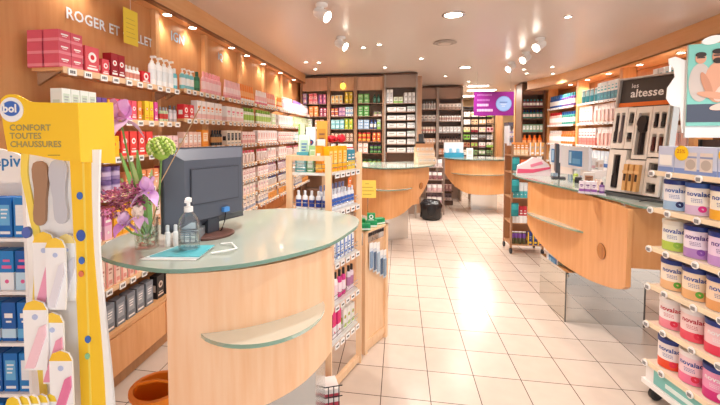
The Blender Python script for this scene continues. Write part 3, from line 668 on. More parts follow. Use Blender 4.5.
for bi, (y0, y1, bnm) in enumerate(rb):
    for j, (tn, z) in enumerate(zR):
        shelf('wall_shelf', f'{tn} white edged shelf in the {bnm} bay of the right wall', None, (3.19, y0, z), (0, 1), y1-y0, (-1, 0), .41, SHELFW, .018, True, WHITE, .13, False)
        if bi == 2:
            its = [('teal and purple bottle', 'bottle', sp(.08, .06, .25, ['#6e4b8c', '#3e9a8c', '#f0772c', '#7da9a4'][j], 'cap', WH, [TE, BL, '#f5a06a', WH][j]), .5), ('cobalt blue bottle', 'bottle', sp(.08, .06, .26, ['#2f62b8', '#f0b9ae', '#f3cbc2', '#cfe3e0'][j], 'cap', WH, [BL, RD, WH, TE][j]), .5)]
            its = [(['violet bottle', 'green bottle', 'orange bottle', 'sea green bottle'][j],)+its[0][1:], (['cobalt blue bottle', 'salmon pink bottle', 'blush pink bottle', 'mint green bottle'][j],)+its[1][1:]]
        else: its = ritems[j]
        y = y0+.02
        for ds, kind, spc, fr_ in its:
            L_ = (y1-y0-.04)*fr_
            row((3.20, y, z), (0, 1), L_-.01, (-1, 0), {'bottle': 'bottle', 'pouch': 'care_pouch', 'bagpack': 'care_pack'}.get(kind, 'care_carton'), {'bottle': 'bottle', 'pouch': 'pouch', 'bagpack': 'pack'}.get(kind, 'box'),
                f'{ds} on the {tn} shelf of the {bnm} right bay', f'{ds} on the {tn} right {bnm} shelf', kind, spc, .01); y += L_
# pale lettering plates above right shelves
for i, (y, c) in enumerate(((5.6, '#9fd3c6'), (7.0, '#a9c8de'), (8.4, '#c9d6dc'))):
    m = MB().box(-.3, .3, 0, .012, 0, .14, M('#b98d66', .4))
    for k in range(7): m.box(-.26+k*.075, -.21+k*.075, -.008, 0, .035, .105, M(c, .3))
    tag(m.obj('sign_lettering', None, (3.60, y, 2.42), -PI/2), f'pale {["green", "blue", "grey"][i]} lettering plate above the {["near", "middle", "far"][i]} right wall bay', 'sign')
# far right case facing the viewer
cabinet(2.70, 3.20, 9.2, 2.74, .42, [2.22, 1.96, 1.66, 1.34, 1.0], 'wall_case', 'brown case with coloured bottles at the far right corner', M('#7c5a45', .4), M('#8a6650', .5), 2.5)
for j, (ds, kind, c, c2, c3, h) in enumerate((('plum coloured bottle', 'bottle', '#8b4a63', WH, TE, .17), ('teal bottle', 'bottle', '#3f8f84', WH, NV, .19), ('green carton', 'carton', '#7fa58a', WH, TE, .17), ('bright orange bottle', 'bottle', '#f4701f', '#f9a468', '#f4701f', .25), ('pale grey carton', 'carton', '#ccd6da', WH, BL, .2))):
    Brow(2.74, 3.17, 9.22, [2.22, 1.96, 1.66, 1.34, 1.0][j], 'bottle' if kind == 'bottle' else 'care_carton', 'bottle' if kind == 'bottle' else 'box', ds, kind, sp(.065 if j != 3 else .09, .055, h, c, 'panel' if kind == 'carton' else 'cap', c2, c3), f'the {ordn[j]} shelf of the far corner case', 1, .006)

# ------------------------------------------------------------------ counters
def counter(name, label, plan, zt, zbf, gout, gz, shelf_t, shelf_z, shelf_d, bases, hole=None, extra=None):
    """plan: front arc points (world) -> curved wooden front, glass top, mirror plinth"""
    cx = sum(p[0] for p in plan)/len(plan); cy = sum(p[1] for p in plan)/len(plan)
    root = empty(name, (cx, cy, 0), 0, label, 'counter')
    P = dens([(x-cx, y-cy) for x, y in plan], 8); n = len(P)
    N = []
    for i in range(n):
        a, b = P[max(i-1, 0)], P[min(i+1, n-1)]; tx, ty = b[0]-a[0], b[1]-a[1]; l = math.hypot(tx, ty); N.append((ty/l, -tx/l))
    th = .03
    top = lambda o, z: [(P[i][0]-N[i][0]*o, P[i][1]-N[i][1]*o, z if not callable(z) else z(i/(n-1))) for i in range(n)]
    mb = MB(); F0, F1 = top(0, zt), top(0, zbf); B0, B1 = top(th, zt), top(th, zbf)
    wd = BEECH if name == 'checkout_counter' else BEECH2
    mb.strip(F1, F0, wd); mb.strip(B0, B1, wd); mb.strip(F0, B0, wd, smooth=False); mb.strip(B1, F1, wd, smooth=False)
    for i in (0, -1): mb.add([F0[i], F1[i], B1[i], B0[i]], [(0, 1, 2, 3)], wd)
    mb.obj('front_panel', root)
    g = MB(); go = [(x-cx, y-cy) for x, y in gout]; go = dens(go+[go[0]], 4)[:-1]
    g.prism(go, gz, gz+.014, GTOP, None, GEDGE); g.obj('glass_top', root)
    for t_ in (.12, .5, .88):
        i = int(t_*(n-1)); x, y = P[i][0]-N[i][0]*.05, P[i][1]-N[i][1]*.05
        MB().lathe([(.012, zt-.1), (.012, gz)], STEEL, 10, Matrix.Translation((x, y, 0))).obj('standoff', root)
    # half moon glass ledge
    i0, i1 = int(shelf_t[0]*(n-1)), int(shelf_t[1]*(n-1)); inn = [P[i] for i in range(i0, i1+1)]
    out = []
    for k in range(i0, i1+1):
        b = shelf_d*math.sin(PI*(k-i0)/(i1-i0))**.8; out.append((P[k][0]+N[k][0]*b, P[k][1]+N[k][1]*b))
    MB().prism(inn+out[1:-1][::-1], shelf_z, shelf_z+.014, GTOP, None, GEDGE).obj('glass_ledge', root)
    for nm, pts, z0, z1, mt in bases:
        MB().prism([(x-cx, y-cy) for x, y in pts], z0, z1, mt).obj(nm, root)
    if hole:
        i = int(hole[0]*(n-1)); c0 = Vector((P[i][0]+N[i][0]*.0015, P[i][1]+N[i][1]*.0015, hole[1])); tx = Vector((-N[i][1], N[i][0], 0))
        r = hole[2]; vs = []
        for k in range(20):
            a = 2*PI*k/20; p = c0+tx*r*math.cos(a); vs.append((p.x, p.y, p.z+r*math.sin(a)))
        T = Matrix.Translation(c0)
        nn = Vector((N[i][0], N[i][1], 0))
        vs2 = [tuple(Vector(v)+nn*.006) for v in vs]
        h = MB().add(vs+vs2, [tuple(range(20, 40))], wood('#a8621f', '#c07a30', .15)).add(vs+vs2, [(k, (k+1) % 20, 20+(k+1) % 20, 20+k) for k in range(20)], M('#8a5a30', .3))
        h.obj('round_inlay', root)
    return root
smile = lambda a, b, mid: (lambda t: mid+(a-mid)*max(0, 1-2*t)**2+(b-mid)*max(0, 2*t-1)**2)
def smile3(a, b, mid, tm=.5, p=2.2): return lambda t: mid+((a-mid)*((tm-t)/tm)**p if t < tm else (b-mid)*((t-tm)/(1-tm))**p)
# near left checkout counter
counter('checkout_counter', 'near curved pale beech counter with green glass top and half moon ledge',
        [(-.775, 1.169), (-.667, 1.196), (-.517, 1.269), (-.371, 1.404), (-.276, 1.563)], 1.14, smile3(.64, .70, .62, .4, 2.4),
        [(-1.16, 1.33), (-1.08, 1.23), (-.92, 1.16), (-.74, 1.135), (-.60, 1.185), (-.50, 1.245), (-.38, 1.365), (-.276, 1.515), (-.225, 1.70), (-.20, 1.86), (-.23, 2.02), (-.42, 2.17), (-.64, 2.20), (-.86, 2.10), (-1.0, 1.95), (-1.14, 1.72), (-1.19, 1.48)], 1.156,
        (.25, .93), .915, .13,
        [('mirror_base', [(-.66, 1.45), (-.36, 1.62), (-.40, 2.05), (-.80, 2.0)], 0, .66, M('#c9cbc9', .2, .6)), ('carcass', [(-.72, 1.30), (-.50, 1.35), (-.36, 1.55), (-.34, 2.0), (-.85, 2.05), (-.74, 1.6)], .661, 1.12, BEECH)])
# right counter
counter('service_counter', 'right hand curved wooden counter on a mirrored base with a round inlay',
        [(1.305, 4.18), (1.41, 3.89), (1.474, 3.52), (1.503, 3.168), (1.485, 2.772)], 1.12, smile3(.70, .60, .44, .5, 2.4),
        [(1.30, 4.75), (1.27, 4.40), (1.31, 4.05), (1.40, 3.65), (1.47, 3.30), (1.51, 2.95), (1.52, 2.74), (1.60, 2.68), (2.1, 2.72), (2.15, 3.2), (2.05, 4.2), (1.9, 4.8), (1.55, 4.95)], 1.138,
        (.0, .62), .80, .10,
        [('mirror_base', [(1.415, 3.50), (2.02, 3.50), (2.02, 4.12), (1.385, 4.02)], 0, .43, MIRROR), ('upper_plinth', [(1.53, 3.32), (2.02, 3.32), (2.02, 4.1), (1.50, 3.9)], .4305, .66, MIRROR),
          ('edge_bead', [(1.410, 3.495), (1.418, 3.495), (1.418, 3.503), (1.410, 3.503)], 0, .43, M('#5b5650', .4)), ('edge_bead', [(2.02, 3.495), (2.028, 3.495), (2.028, 3.503), (2.02, 3.503)], 0, .43, M('#5b5650', .4)),
         ('end_panel', [(1.492, 2.80), (2.03, 2.76), (2.03, 2.79), (1.492, 2.83)], .72, 1.12, BEECH2),
         ('carcass', [(1.56, 3.2), (2.0, 3.2), (2.0, 4.3), (1.55, 4.1)], .661, 1.12, BEECH2)], (.80, .735, .060))
counter('service_counter', 'middle wooden counter with glass top, left of the black bin',
        [(-.72, 5.62), (-.50, 5.48), (-.186, 5.27), (.143, 5.47), (.44, 5.86)], 1.12, smile3(.5, .95, .43, .45, 2.2),
        [(-.85, 5.62), (-.5, 5.38), (-.18, 5.20), (.17, 5.38), (.50, 5.82), (.50, 6.35), (.2, 6.55), (-.3, 6.3), (-.8, 6.2)], 1.138, (.18, .80), .84, .09,
        [('mirror_base', [(-.30, 5.72), (.14, 5.98), (.10, 6.25), (-.45, 6.15)], 0, .55, M('#dcdad5', .12, .6)), ('carcass', [(-.45, 5.62), (-.15, 5.5), (.1, 5.65), (.3, 5.95), (.2, 6.25), (-.5, 6.1)], .551, 1.12, BEECH2)], (.90, .86, .05))
counter('service_counter', 'farthest wooden counter on a mirrored base below the purple sign',
        [(.93, 8.42), (1.12, 8.12), (1.377, 7.93), (1.80, 7.92), (2.2, 8.15), (2.3, 8.45)], 1.08, smile3(.86, .5, .41, .5, 2.2),
        [(.85, 8.5), (1.1, 8.05), (1.38, 7.86), (1.82, 7.86), (2.3, 8.10), (2.38, 8.5), (2.2, 8.85), (1.2, 8.95)], 1.098, (.15, .85), .80, .08,
        [('mirror_base', [(1.51, 8.5), (2.05, 8.5), (2.05, 8.8), (1.51, 8.8)], 0, .5, M('#d9d2c8', .12, .7)), ('carcass', [(1.15, 8.3), (1.38, 8.1), (1.8, 8.1), (2.15, 8.35), (2.1, 8.8), (1.2, 8.8)], .501, 1.08, BEECH2)])

# ------------------------------------------------------------------ things on the near counter (top at z 1.17)
GA = 1.171
VX, VY = -.97, 1.345
t = empty('flower_vase', (VX, VY, GA), 0, 'clear glass vase with pebbles and water on the near counter', 'vase')
MB().lathe([(.040, .002), (.043, .0), (.043, .12), (.040, .12), (.038, .012), (1e-4, .012)], glass_mat('#fafdfb'), 24, cap=False).obj('glass_body', t)
m = MB()
for i in range(34):
    a = random.uniform(0, 2*PI); r = random.uniform(0, .029); m.ball((r*math.cos(a), r*math.sin(a), .02+random.uniform(0, .035)), random.uniform(.006, .009), M(random.choice(['#c9a88f', '#e3cdb8', '#a88a76', '#efe2d4', '#d3a49a'])), 7, 5, .8)
m.obj('pebbles', t)
MB().lathe([(1e-4, .015), (.036, .015), (.036, .085), (1e-4, .085)], glass_mat('#f4f9f4'), 20).obj('water', t)
STEM = M('#86ab5c', .5); LEAFM = M('#b9d98f', .5)
def petal(mb, base, dirv, L, W, droop, mat, n=7, ruffle=.12):
    d = Vector(dirv).normalized(); s = d.cross(Vector((0, 0, 1)));
    if s.length < .1: s = Vector((1, 0, 0))
    s.normalize(); u = s.cross(d).normalized(); vs = []
    for i in range(n):
        t_ = i/(n-1); w = W*math.sin(PI*min(.97, .12+t_*.85))**.8
        c = Vector(base)+d*L*t_+Vector((0, 0, -1))*droop*L*t_*t_
        for k in range(5):
            q = (k-2)/2; vs.append(c+s*w*q+u*(W*.35*q*q+ruffle*W*math.sin(t_*9+k*2)))
    mb.add(vs, [(i*5+k, i*5+k+1, (i+1)*5+k+1, (i+1)*5+k) for i in range(n-1) for k in range(4)], mat, True)
def iris(p, s, name, label, cols, stem_to, ang=0):
    root = empty(name, p, ang, label, 'flower'); fall = MB(); std = MB(); c1, c2 = M(cols[0], .5), M(cols[1], .5)
    for k in range(3):
        a = 2*PI*k/3+.5; petal(fall, (0, 0, 0), (math.cos(a), math.sin(a), .25), .055*s, .024*s, 1.0, c1)
        petal(std, (0, 0, 0), (math.cos(a+1.05)*.45, math.sin(a+1.05)*.45, 1), .058*s, .026*s, -.05, c2)
        petal(fall, (0, 0, .004), (math.cos(a), math.sin(a), .5), .03*s, .012*s, .3, c2)
    fall.obj('fall_petals', root); std.obj('standard_petals', root)
    MB().ball((0, 0, .004), .008*s, M('#f2d98a')).obj('flower_center', root)
    q = Vector(stem_to)-Vector(p); q.rotate(Matrix.Rotation(-ang, 3, 'Z'))
    MB().tube([(0, 0, -.002), tuple(q*.35+Vector((0, 0, -.01))), tuple(q*.7), tuple(q)], .0035, STEM, 6).obj('stem', root)
    return root
base = (VX, VY, GA+.03)
iris((-1.01, 1.27, 1.655), 1.45, 'iris_flower', 'tall pink and lilac iris standing above the bouquet', ('#e9c3e8', '#e2a2d4'), base, .3)
iris((-.885, 1.235, 1.40), 1.05, 'iris_flower', 'lilac iris leaning right in front of the dark monitor', ('#e0aee4', '#e6b2e2'), base, 1.2)
iris((-.975, 1.225, 1.285), .85, 'iris_flower', 'violet iris low over the rim of the vase', ('#d792e2', '#ecc4ec'), base, 2.1)
iris((-.925, 1.235, 1.31), .8, 'iris_flower', 'pale mauve and cream iris low at the right of the vase', ('#e2b7dd', '#f2dccf'), base, .8)
root = empty('allium_flower', (-.865, 1.29, 1.56), 0, 'round green seed head flower beside the tall iris', 'flower')
m = MB(); GM = [M('#b9cf62', .5), M('#8fae45', .5), M('#dfe59a', .5)]
for i in range(150):
    z = 1-2*(i+.5)/150; r = math.sqrt(1-z*z); a = i*2.39996; R_ = .046
    if z < -.55: continue
    p = Vector((r*math.cos(a), r*math.sin(a), z*.85+.0))*R_
    m.ball(tuple(p), .0062, GM[i % 3], 6, 4)
m.obj('florets', root)
MB().lathe([(.004, -.045), (.022, -.036), (.040, -.010), (.044, .006), (.01, .02)], M('#9dbb4b', .5), 14).obj('calyx', root)
q = Vector(base)-Vector((-.865, 1.29, 1.56)); MB().tube([(0, 0, -.04), tuple(q*.5+Vector((.02, 0, -.02))), tuple(q)], .0035, STEM).obj('stem', root)
root = empty('filler_blossom', (-.985, 1.285, 1.365), 0, 'loose clusters of small dusty pink blossoms in the bouquet', 'flower')
m = MB(); PKS = [M(c, .6) for c in ('#d0749a', '#dd8aa8', '#bd5f88', '#eaaac0', '#a85080')]
for cxx, cyy, czz, R_, nn in ((-.085, -.01, -.015, .05, 160), (.045, -.01, .02, .045, 160), (-.02, -.01, .01, .055, 190), (.0, .03, .03, .045, 90)):
    for i in range(nn):
        d = Vector((random.gauss(0, 1), random.gauss(0, 1), random.gauss(0, .8))).normalized()*R_*random.uniform(.6, 1.1)
        petal(m, (cxx+d.x, cyy+d.y, czz+d.z), tuple(d+Vector((0, 0, .01))), .013, .0065, .2, random.choice(PKS), 3, 0)
m.obj('petals', root)
m = MB(); q = Vector(base)-Vector((-.985, 1.285, 1.365))
for a in ((-.075, -.01, -.015), (.03, -.02, .03), (-.02, 0, 0)): m.tube([a, tuple(Vector(a)*.3+q*.4), tuple(q)], .0022, M('#7c8c4a'))
m.obj('stems', root)
root = empty('foliage', (VX, VY, GA+.04), 0, 'broad light green strap leaves rising from the vase', 'leaves')
for i, (dx, dy, h, w_, b_) in enumerate(((-.09, -.03, .33, .024, .2), (-.03, -.05, .30, .030, .05), (-.03, .0, .34, .016, .1), (-.07, -.055, .24, .026, .3), (.035, -.055, .20, .022, .3), (.05, -.03, .27, .014, .3), (.02, .02, .24, .016, .2), (.0, -.065, .14, .016, .3))):
    m = MB(); petal(m, (0, 0, 0), (dx, dy, h), math.sqrt(h*h+dx*dx), w_, .02*b_, LEAFM if i % 2 else M('#8fbf6c', .5), 9, .02); m.obj('leaf', root)
tag(MB().tube([(0, 0, 0), (.12, .03, .23), (.20, .05, .39)], .002, M('#c9a37c')).obj('dried_twig', None, (-.955, 1.33, GA+.16)), 'thin straight dried twig sticking out of the bouquet to the upper right', 'twig')

# monitor seen from behind
mx, my = -.744, 1.754; lx, ly = -.904, 1.374
ang = math.atan2(my-ly, mx-lx)
MD = M('#565a66', .42); MD2 = M('#41444e', .4)
root = empty('computer_monitor', ((mx+lx)/2-.005, (my+ly)/2, GA), ang, 'dark grey computer monitor seen from behind on the near counter', 'monitor')
w2 = math.hypot(mx-lx, my-ly)/2*1.03
MB().rbox(-w2, w2, 0, .025, .045, .385, .006, MD2).obj('screen_bezel', root)
m = MB(); A_ = [(-w2, .0), (w2, .0), (w2, .0)]
f0 = [(-w2+.006, -.0, .05), (w2-.006, -.0, .05), (w2-.006, -.0, .38), (-w2+.006, -.0, .38)]
f1 = [(-w2*.72, -.05, .085), (w2*.72, -.05, .085), (w2*.72, -.05, .335), (-w2*.72, -.05, .335)]
m.add(f0+f1, [(4, 5, 6, 7), (0, 1, 5, 4), (1, 2, 6, 5), (2, 3, 7, 6), (3, 0, 4, 7)], MD)
rh = m.box(-w2*.6, w2*.6, -.056, -.05, .15, .30, MD2).box(-w2*.6+.004, w2*.6-.004, -.0575, -.056, .155, .295, MD)
rh = m.obj('rear_housing', root)
MB().box(.03, .06, -.07, -.052, .10, .12, M('#4d8fd6', .4)).obj('cable_plug', rh)
MB().tube([(.045, -.062, .10), (.04, -.06, .06), (.03, -.05, .02), (.02, -.03, .004)], .003, BK and M(BK)).obj('cable', root)
MB().box(-.03, .03, -.035, -.005, .01, .12, MD2).obj('stand_neck', root)
m = MB(); m.lathe([(.10, 0), (.10, .008), (.085, .014), (1e-4, .016)], M('#6b4a42', .3), 28, Matrix.Translation((.0, -.035, 0)) @ Matrix.Diagonal((1, .72, 1, 1))); m.obj('stand_foot', root)

def sanit(loc, label):
    root = empty('sanitizer_bottle', loc, .3, label, 'bottle')
    MB().lathe([(.036, 0), (.038, .004), (.038, .09), (.034, .115), (.02, .135), (.016, .14)], glass_mat('#fafcfd', .02), 22, cap=False).obj('bottle', root)
    MB().lathe([(1e-4, .003), (.035, .003), (.035, .06), (1e-4, .06)], glass_mat('#f4f9fa', .02), 18, cap=False).obj('gel', root)
    MB().lathe([(.0165, .14), (.0165, .158), (.007, .16), (.007, .175), (.012, .176), (.012, .19), (.006, .193)], WHITE, 14).box(-.006, .006, -.035, .006, .178, .188, WHITE).obj('pump', root)
    m = MB(); 
    for k in range(5): m.box(-.02+.001*k, .018-.004*(k % 3), -.0388, -.0383, .05+k*.008, .053+k*.008, M('#6f8894'))
    m.obj('label', root)
sanit((-.775, 1.315, GA+.0122), 'clear pump bottle of hand sanitizer in front of the monitor')
for (x, y, lb) in ((-.895, 1.365, 'left one of two little white capped bottles by the vase'), (-.869, 1.378, 'right one of two little white capped bottles by the vase')):
    t = empty('small_bottle', (x, y, GA), 0, lb, 'bottle')
    MB().lathe([(.0095, 0), (.01, .003), (.01, .055), (.006, .06)], WHITE, 12).obj('bottle', t); MB().lathe([(.007, .06), (.007, .082), (.005, .085)], M('#dfe3e6', .3), 10).obj('cap', t)
t = empty('card_terminal', (-.855, 1.465, GA), .25, 'grey card terminal with keys left of the sanitizer bottle', 'card terminal')
MB().box(-.045, .045, -.05, .05, 0, .05, M('#8f969c')).box(-.035, .035, -.03, .04, .05, .085, M('#6b7178')).obj('body', t); bd = t.children[-1]
MB().box(-.028, .028, -.0315, -.03, .055, .08, M('#c6d0d4', .2)).obj('screen', bd)
m = MB()
for i in range(3):
    for j in range(3): m.box(-.03+i*.022, -.014+i*.022, -.053, -.05, .006+j*.014, .016+j*.014, WHITE)
m.obj('keys', bd)
t = empty('leaflet', (-.80, 1.235, GA), 0, 'turquoise and white folded leaflets lying in front of the sanitizer', 'leaflets')
pt = [(-.095, -.035), (.10, -.01), (.085, .145), (-.06, .115)]
MB().prism(pt, .0, .004, WHITE).prism([(x*.96+.01, y*.96+.008) for x, y in pt], .0042, .0082, M('#e8f1f4')).obj('paper', t)
MB().prism([(x*.9+.018, y*.9+.012) for x, y in pt], .0084, .0115, M('#5cb8c4', .3)).obj('cover', t)
t = empty('folder', (-.765, 1.40, GA), 0, 'flat teal folder under the pump bottle', 'folder') if False else None
tag(MB().tube([(0, 0, .004), (.05, -.01, .012), (.09, -.05, .004), (.08, -.1, .012), (.02, -.12, .004)], .0035, WHITE).obj('charging_cable', None, (-.70, 1.42, GA)), 'white cable curling on the glass right of the sanitizer bottle', 'cable')

# ------------------------------------------------------------------ near gondola of products (posts A B C D)
def post(mb, x, y, z0, z1, s=.018): mb.box(x-s, x+s, y-s, y+s, z0, z1, POSTW)
ga = math.atan2(.385, .15)   # aisle side direction
gx, gy = -.42, 2.262
root = empty('product_gondola', (gx, gy, 0), 0, 'pale wood gondola with wire fenced shelves behind the near counter', 'shelving')
PA, PB, PC, PD = (-.25, .03), (0, 0), (.145, .385), (-.105, .415)
for p, z in ((PA, 1.48), (PB, 1.48), (PC, 1.49), (PD, 1.49)): m = MB(); post(m, p[0], p[1], 0, z); m.obj('post', root)
def bar(a, b, z, h=.03, t_=.013):
    dx, dy = b[0]-a[0], b[1]-a[1]; l = math.hypot(dx, dy); T = Matrix.Translation((a[0], a[1], 0)) @ Matrix.Rotation(math.atan2(dy, dx), 4, 'Z')
    return MB().box(.018, l-.018, -t_, t_, z-h, z, POSTW, T)
for a, b in ((PA, PB), (PD, PC), (PA, PD)): bar(a, b, 1.48).obj('top_rail', root)
bar(PB, PC, .06, .045).obj('kick_board', root); bar(PA, PB, .06, .045).obj('kick_board', root)
zg = [1.375, 1.135, .81, .54, .30]
inner = [(PA[0]+.005, PA[1]+.0), (PB[0]+.0, PB[1]+.0), (PC[0]+.0, PC[1]), (PD[0]+.005, PD[1])]
for i, z in enumerate(zg):
    s = MB().prism(inner, z-.015, z, M('#e6e4e0', .3)).obj('shelf_board', root)
    for a, b in ((PA, PB), (PB, PC)):
        m = MB()
        for h in (.03, .055): m.tube([(a[0], a[1], z+h), (b[0], b[1], z+h)], .002, STEEL)
        m.obj('wire_fence', root)
    dx, dy = PC[0], PC[1]; l = math.hypot(dx, dy); T = Matrix.Translation((0, 0, 0)) @ Matrix.Rotation(math.atan2(dy, dx), 4, 'Z')
    for k in range(5):
        MB().box(.05+k*.07, .05+k*.07+.05, -.02, -.016, z-.035, z-.003, WHITE, T).box(.06+k*.07, .06+k*.07+.03, -.0206, -.02, z-.024, z-.014, DARK, T).obj('price_tag', root)
MB().box(PA[0]+.02, PD[0]+.01, .42, .43, .1, 1.45, M('#dfe3ea')).obj('back_panel', root) if False else None
e1 = (math.cos(ga), math.sin(ga)); e1n = (math.sin(ga), -math.cos(ga))
fa = math.atan2(-.03, .25); f1 = (math.cos(fa), math.sin(fa)); f1n = (math.sin(fa), -math.cos(fa))
def Gside(z, s0, s1, inset, *a, **k): row((gx+e1[0]*s0-e1n[0]*inset, gy+e1[1]*s0-e1n[1]*inset, z), e1, s1-s0, e1n, *a, **k)
def Gfront(z, s0, s1, inset, *a, **k): row((gx+PA[0]+f1[0]*s0-f1n[0]*inset, gy+PA[1]+f1[1]*s0-f1n[1]*inset, z), f1, s1-s0, f1n, *a, **k)
Gside(zg[0], .045, .28, .015, 'sunscreen_carton', 'box', 'golden yellow tall carton on the gondola top shelf, aisle side', 'yellow cartons on the gondola aisle side', 'carton', sp(.05, .045, .16, '#f7b51c', 'panel', '#fbe08a', OR), gap=.004)
Gside(zg[0], .285, .395, .015, 'sunscreen_carton', 'box', 'blue and yellow tall carton on the gondola top shelf, far aisle end', 'blue and yellow cartons on the gondola', 'carton', sp(.05, .045, .13, '#2f93ad', 'split', '#f3d04a', WH), gap=.004)
Gfront(zg[0], .155, .225, .015, 'sunscreen_carton', 'box', 'orange yellow tall carton on the gondola top shelf, facing the viewer', 'orange cartons on the gondola front', 'carton', sp(.038, .045, .165, '#f39a1f', 'band', '#f9c95a', WH), gap=.003)
Gfront(zg[0], .02, .10, .015, 'gel_box', 'box', 'teal and white box at the left of the gondola top shelf', 'teal boxes on the gondola front', 'carton', sp(.07, .045, .09, '#6fb4bb', 'panel', '#b7dadd', WH))
Gfront(zg[0], .10, .15, .015, 'gel_box', 'box', 'green and white box beside the teal box on the gondola', 'green boxes on the gondola front', 'carton', sp(.045, .045, .10, '#7fb884', 'panel', '#dff0df', WH))
# display cartons standing on a rear riser above the gondola shelf
rx, ry = gx-.02, gy+.12
root2 = MB().box(-.235, -.055, .085, .26, zg[0], zg[0]+.03, WHITE); tag(root2.obj('display_riser', None, (gx, gy, .002)), 'white riser on the gondola top shelf under the tall display boxes', 'riser')
RZ = zg[0]+.033
for (x, y, w_, h, c, st, c2, c3, lb, dz) in (
    (-.215, .20, .04, .27, '#dcebc2', 'stripe', '#9cc86a', '#7fb050', 'green and white leafy display board at the left above the gondola', .0),
    (-.188, .115, .075, .09, '#5ea9b5', 'band', '#c6e2e5', WH, 'teal cosmetic bag box on the riser', .0),
    (-.120, .115, .05, .13, '#9fce8d', 'panel', '#dcefd2', GN, 'soft green display box right of the teal cosmetic bag box', .0),
    (-.085, .235, .07, .29, '#dba23f', 'panel', '#c98c2e', BR, 'tall golden display card behind the yellow cartons', .0),
    (-.152, .20, .06, .25, '#f2f3f2', 'dot', '#2b4f8a', '#c33c34', 'white shield shaped display card with a small dark emblem', .0),
    (-.188, .165, .07, .20, '#e9f2e6', 'panel', '#bcd9c0', BL, 'pale green and white box behind the teal cosmetic bag box', .0)):
    put('display_box', 'box', lb, None, 'carton', sp(w_, .03, h, c, st, c2, c3), (gx+x, gy+y, RZ+dz), .05)
put('gift_set_box', 'box', 'white box with two red windows above the yellow cartons', None, 'carton', sp(.05, .03, .17, '#f3e8e6', 'split', '#dc4a63', WH), (gx-.075, gy+.155, RZ), .05)
# red bow
root = empty('gift_bow', (-.435, 2.58, zg[0]+.002), 0, 'big red ribbon bow standing behind the yellow cartons', 'bow')
m = MB()
m.ball((-.02, 0, .20), .038, M('#c9142a', .35), 12, 8, .7).ball((.045, 0, .205), .032, M('#d11c30', .35), 12, 8, .9); m.obj('loops', root)
MB().ball((.015, -.04, .20), .018, M('#a80f22', .35)).obj('knot', root)
MB().tube([(.015, 0, .17), (.015, 0, 0)], .008, M('#7a1a20')).obj('stem', root)
for i in range(2):
    for k in range(4):
        pass
Gfront(zg[1], .02, .24, .012, 'baby_lotion', 'bottle', 'white bottle with navy foot on the gondola middle shelf, facing the viewer', 'navy footed bottles on the gondola front', 'bottle', sp(.036, .03, .125, NV if False else '#f0f3fa', 'cap', '#24429c', '#eef1f8'), gap=.004)
Gside(zg[1], .03, .39, .012, 'baby_wash', 'bottle', 'white bottle with blue label on the gondola middle shelf, aisle side', 'white and blue bottles on the gondola aisle side', 'bottle', sp(.04, .03, .125, '#f2f4fa', 'cap', '#3f6cc4', '#e3e9f5'), gap=.004)
Gside(zg[1], .05, .38, .075, 'baby_wash', 'bottle', 'lilac capped bottle in the rear row of the gondola middle shelf', 'rear bottles on the gondola middle shelf', 'bottle', sp(.038, .03, .15, '#e9ecf5', 'cap', '#aab9dd', '#8a93c4'), gap=.006)
put('hanging_tag', 'tag', 'small orange shelf card between upper and middle gondola shelves', None, 'carton', sp(.035, .006, .06, '#f0702a', 'band', '#f6a36c', WH), (gx+e1[0]*.22+e1n[0]*.024, gy+e1[1]*.22+e1n[1]*.024, 1.27), ga)
Gside(zg[2], .03, .38, .012, 'baby_cream', 'box', 'white and blue carton on the third gondola shelf', 'blue and white cartons on the third gondola shelf', 'carton', sp(.042, .04, .12, '#f0f4fa', 'stripe', '#3f78c9', BL), gap=.004)
Gside(zg[3], .03, .17, .012, 'shampoo_bottle', 'bottle', 'white bottle with black cap on the fourth gondola shelf', 'black capped bottles on the fourth gondola shelf', 'bottle', sp(.04, .03, .18, '#f3eef0', 'cap', '#f2d6de', BK), gap=.004)
Gside(zg[3], .175, .30, .012, 'shampoo_bottle', 'bottle', 'magenta and white bottle on the fourth gondola shelf', 'magenta bottles on the fourth gondola shelf', 'bottle', sp(.04, .03, .18, '#d9348a', 'cap', '#f7e6ee', BK), gap=.004)
Gside(zg[3], .305, .39, .012, 'shampoo_bottle', 'bottle', 'mauve bottle at the far end of the fourth gondola shelf', 'mauve bottles on the fourth gondola shelf', 'bottle', sp(.04, .03, .17, '#e9d6e3', 'cap', '#b77aa3', BK), gap=.004)
Gside(zg[4], .03, .22, .012, 'tampon_box', 'box', 'hot pink carton on the lowest gondola shelf', 'hot pink cartons on the lowest gondola shelf', 'carton', sp(.045, .04, .17, '#e2277a', 'split', '#f6eef2', HP), gap=.004)
Gside(zg[4], .225, .39, .012, 'tampon_box', 'box', 'white carton with green and pink patches on the lowest gondola shelf', 'green patched cartons on the lowest gondola shelf', 'carton', sp(.045, .04, .14, '#f2efe9', 'dot', '#a6cf4a', HP), gap=.004)
t = empty('floor_basket', (-.50, 2.02, 0), .4, 'low basket with red and white striped boxes at the foot of the gondola', 'basket')
m = MB()
for k in range(7): m.tube([(-.0+.03*k, -.02, 0), (-.0+.03*k, -.02, .20)], .003, DARK)
for z in (.02, .08, .14, .20): m.tube([(-.01, -.02, z), (.20, -.02, z)], .003, DARK)
m.obj('wire_front', t)
m = MB()
for k in range(3): m.box(0, .19, 0, .12, .02+k*.05, .02+k*.05+.025, M('#c9485a')); m.box(0, .19, 0, .12, .045+k*.05, .07+k*.05, M('#f2e8e4'))
m.obj('striped_box', t)

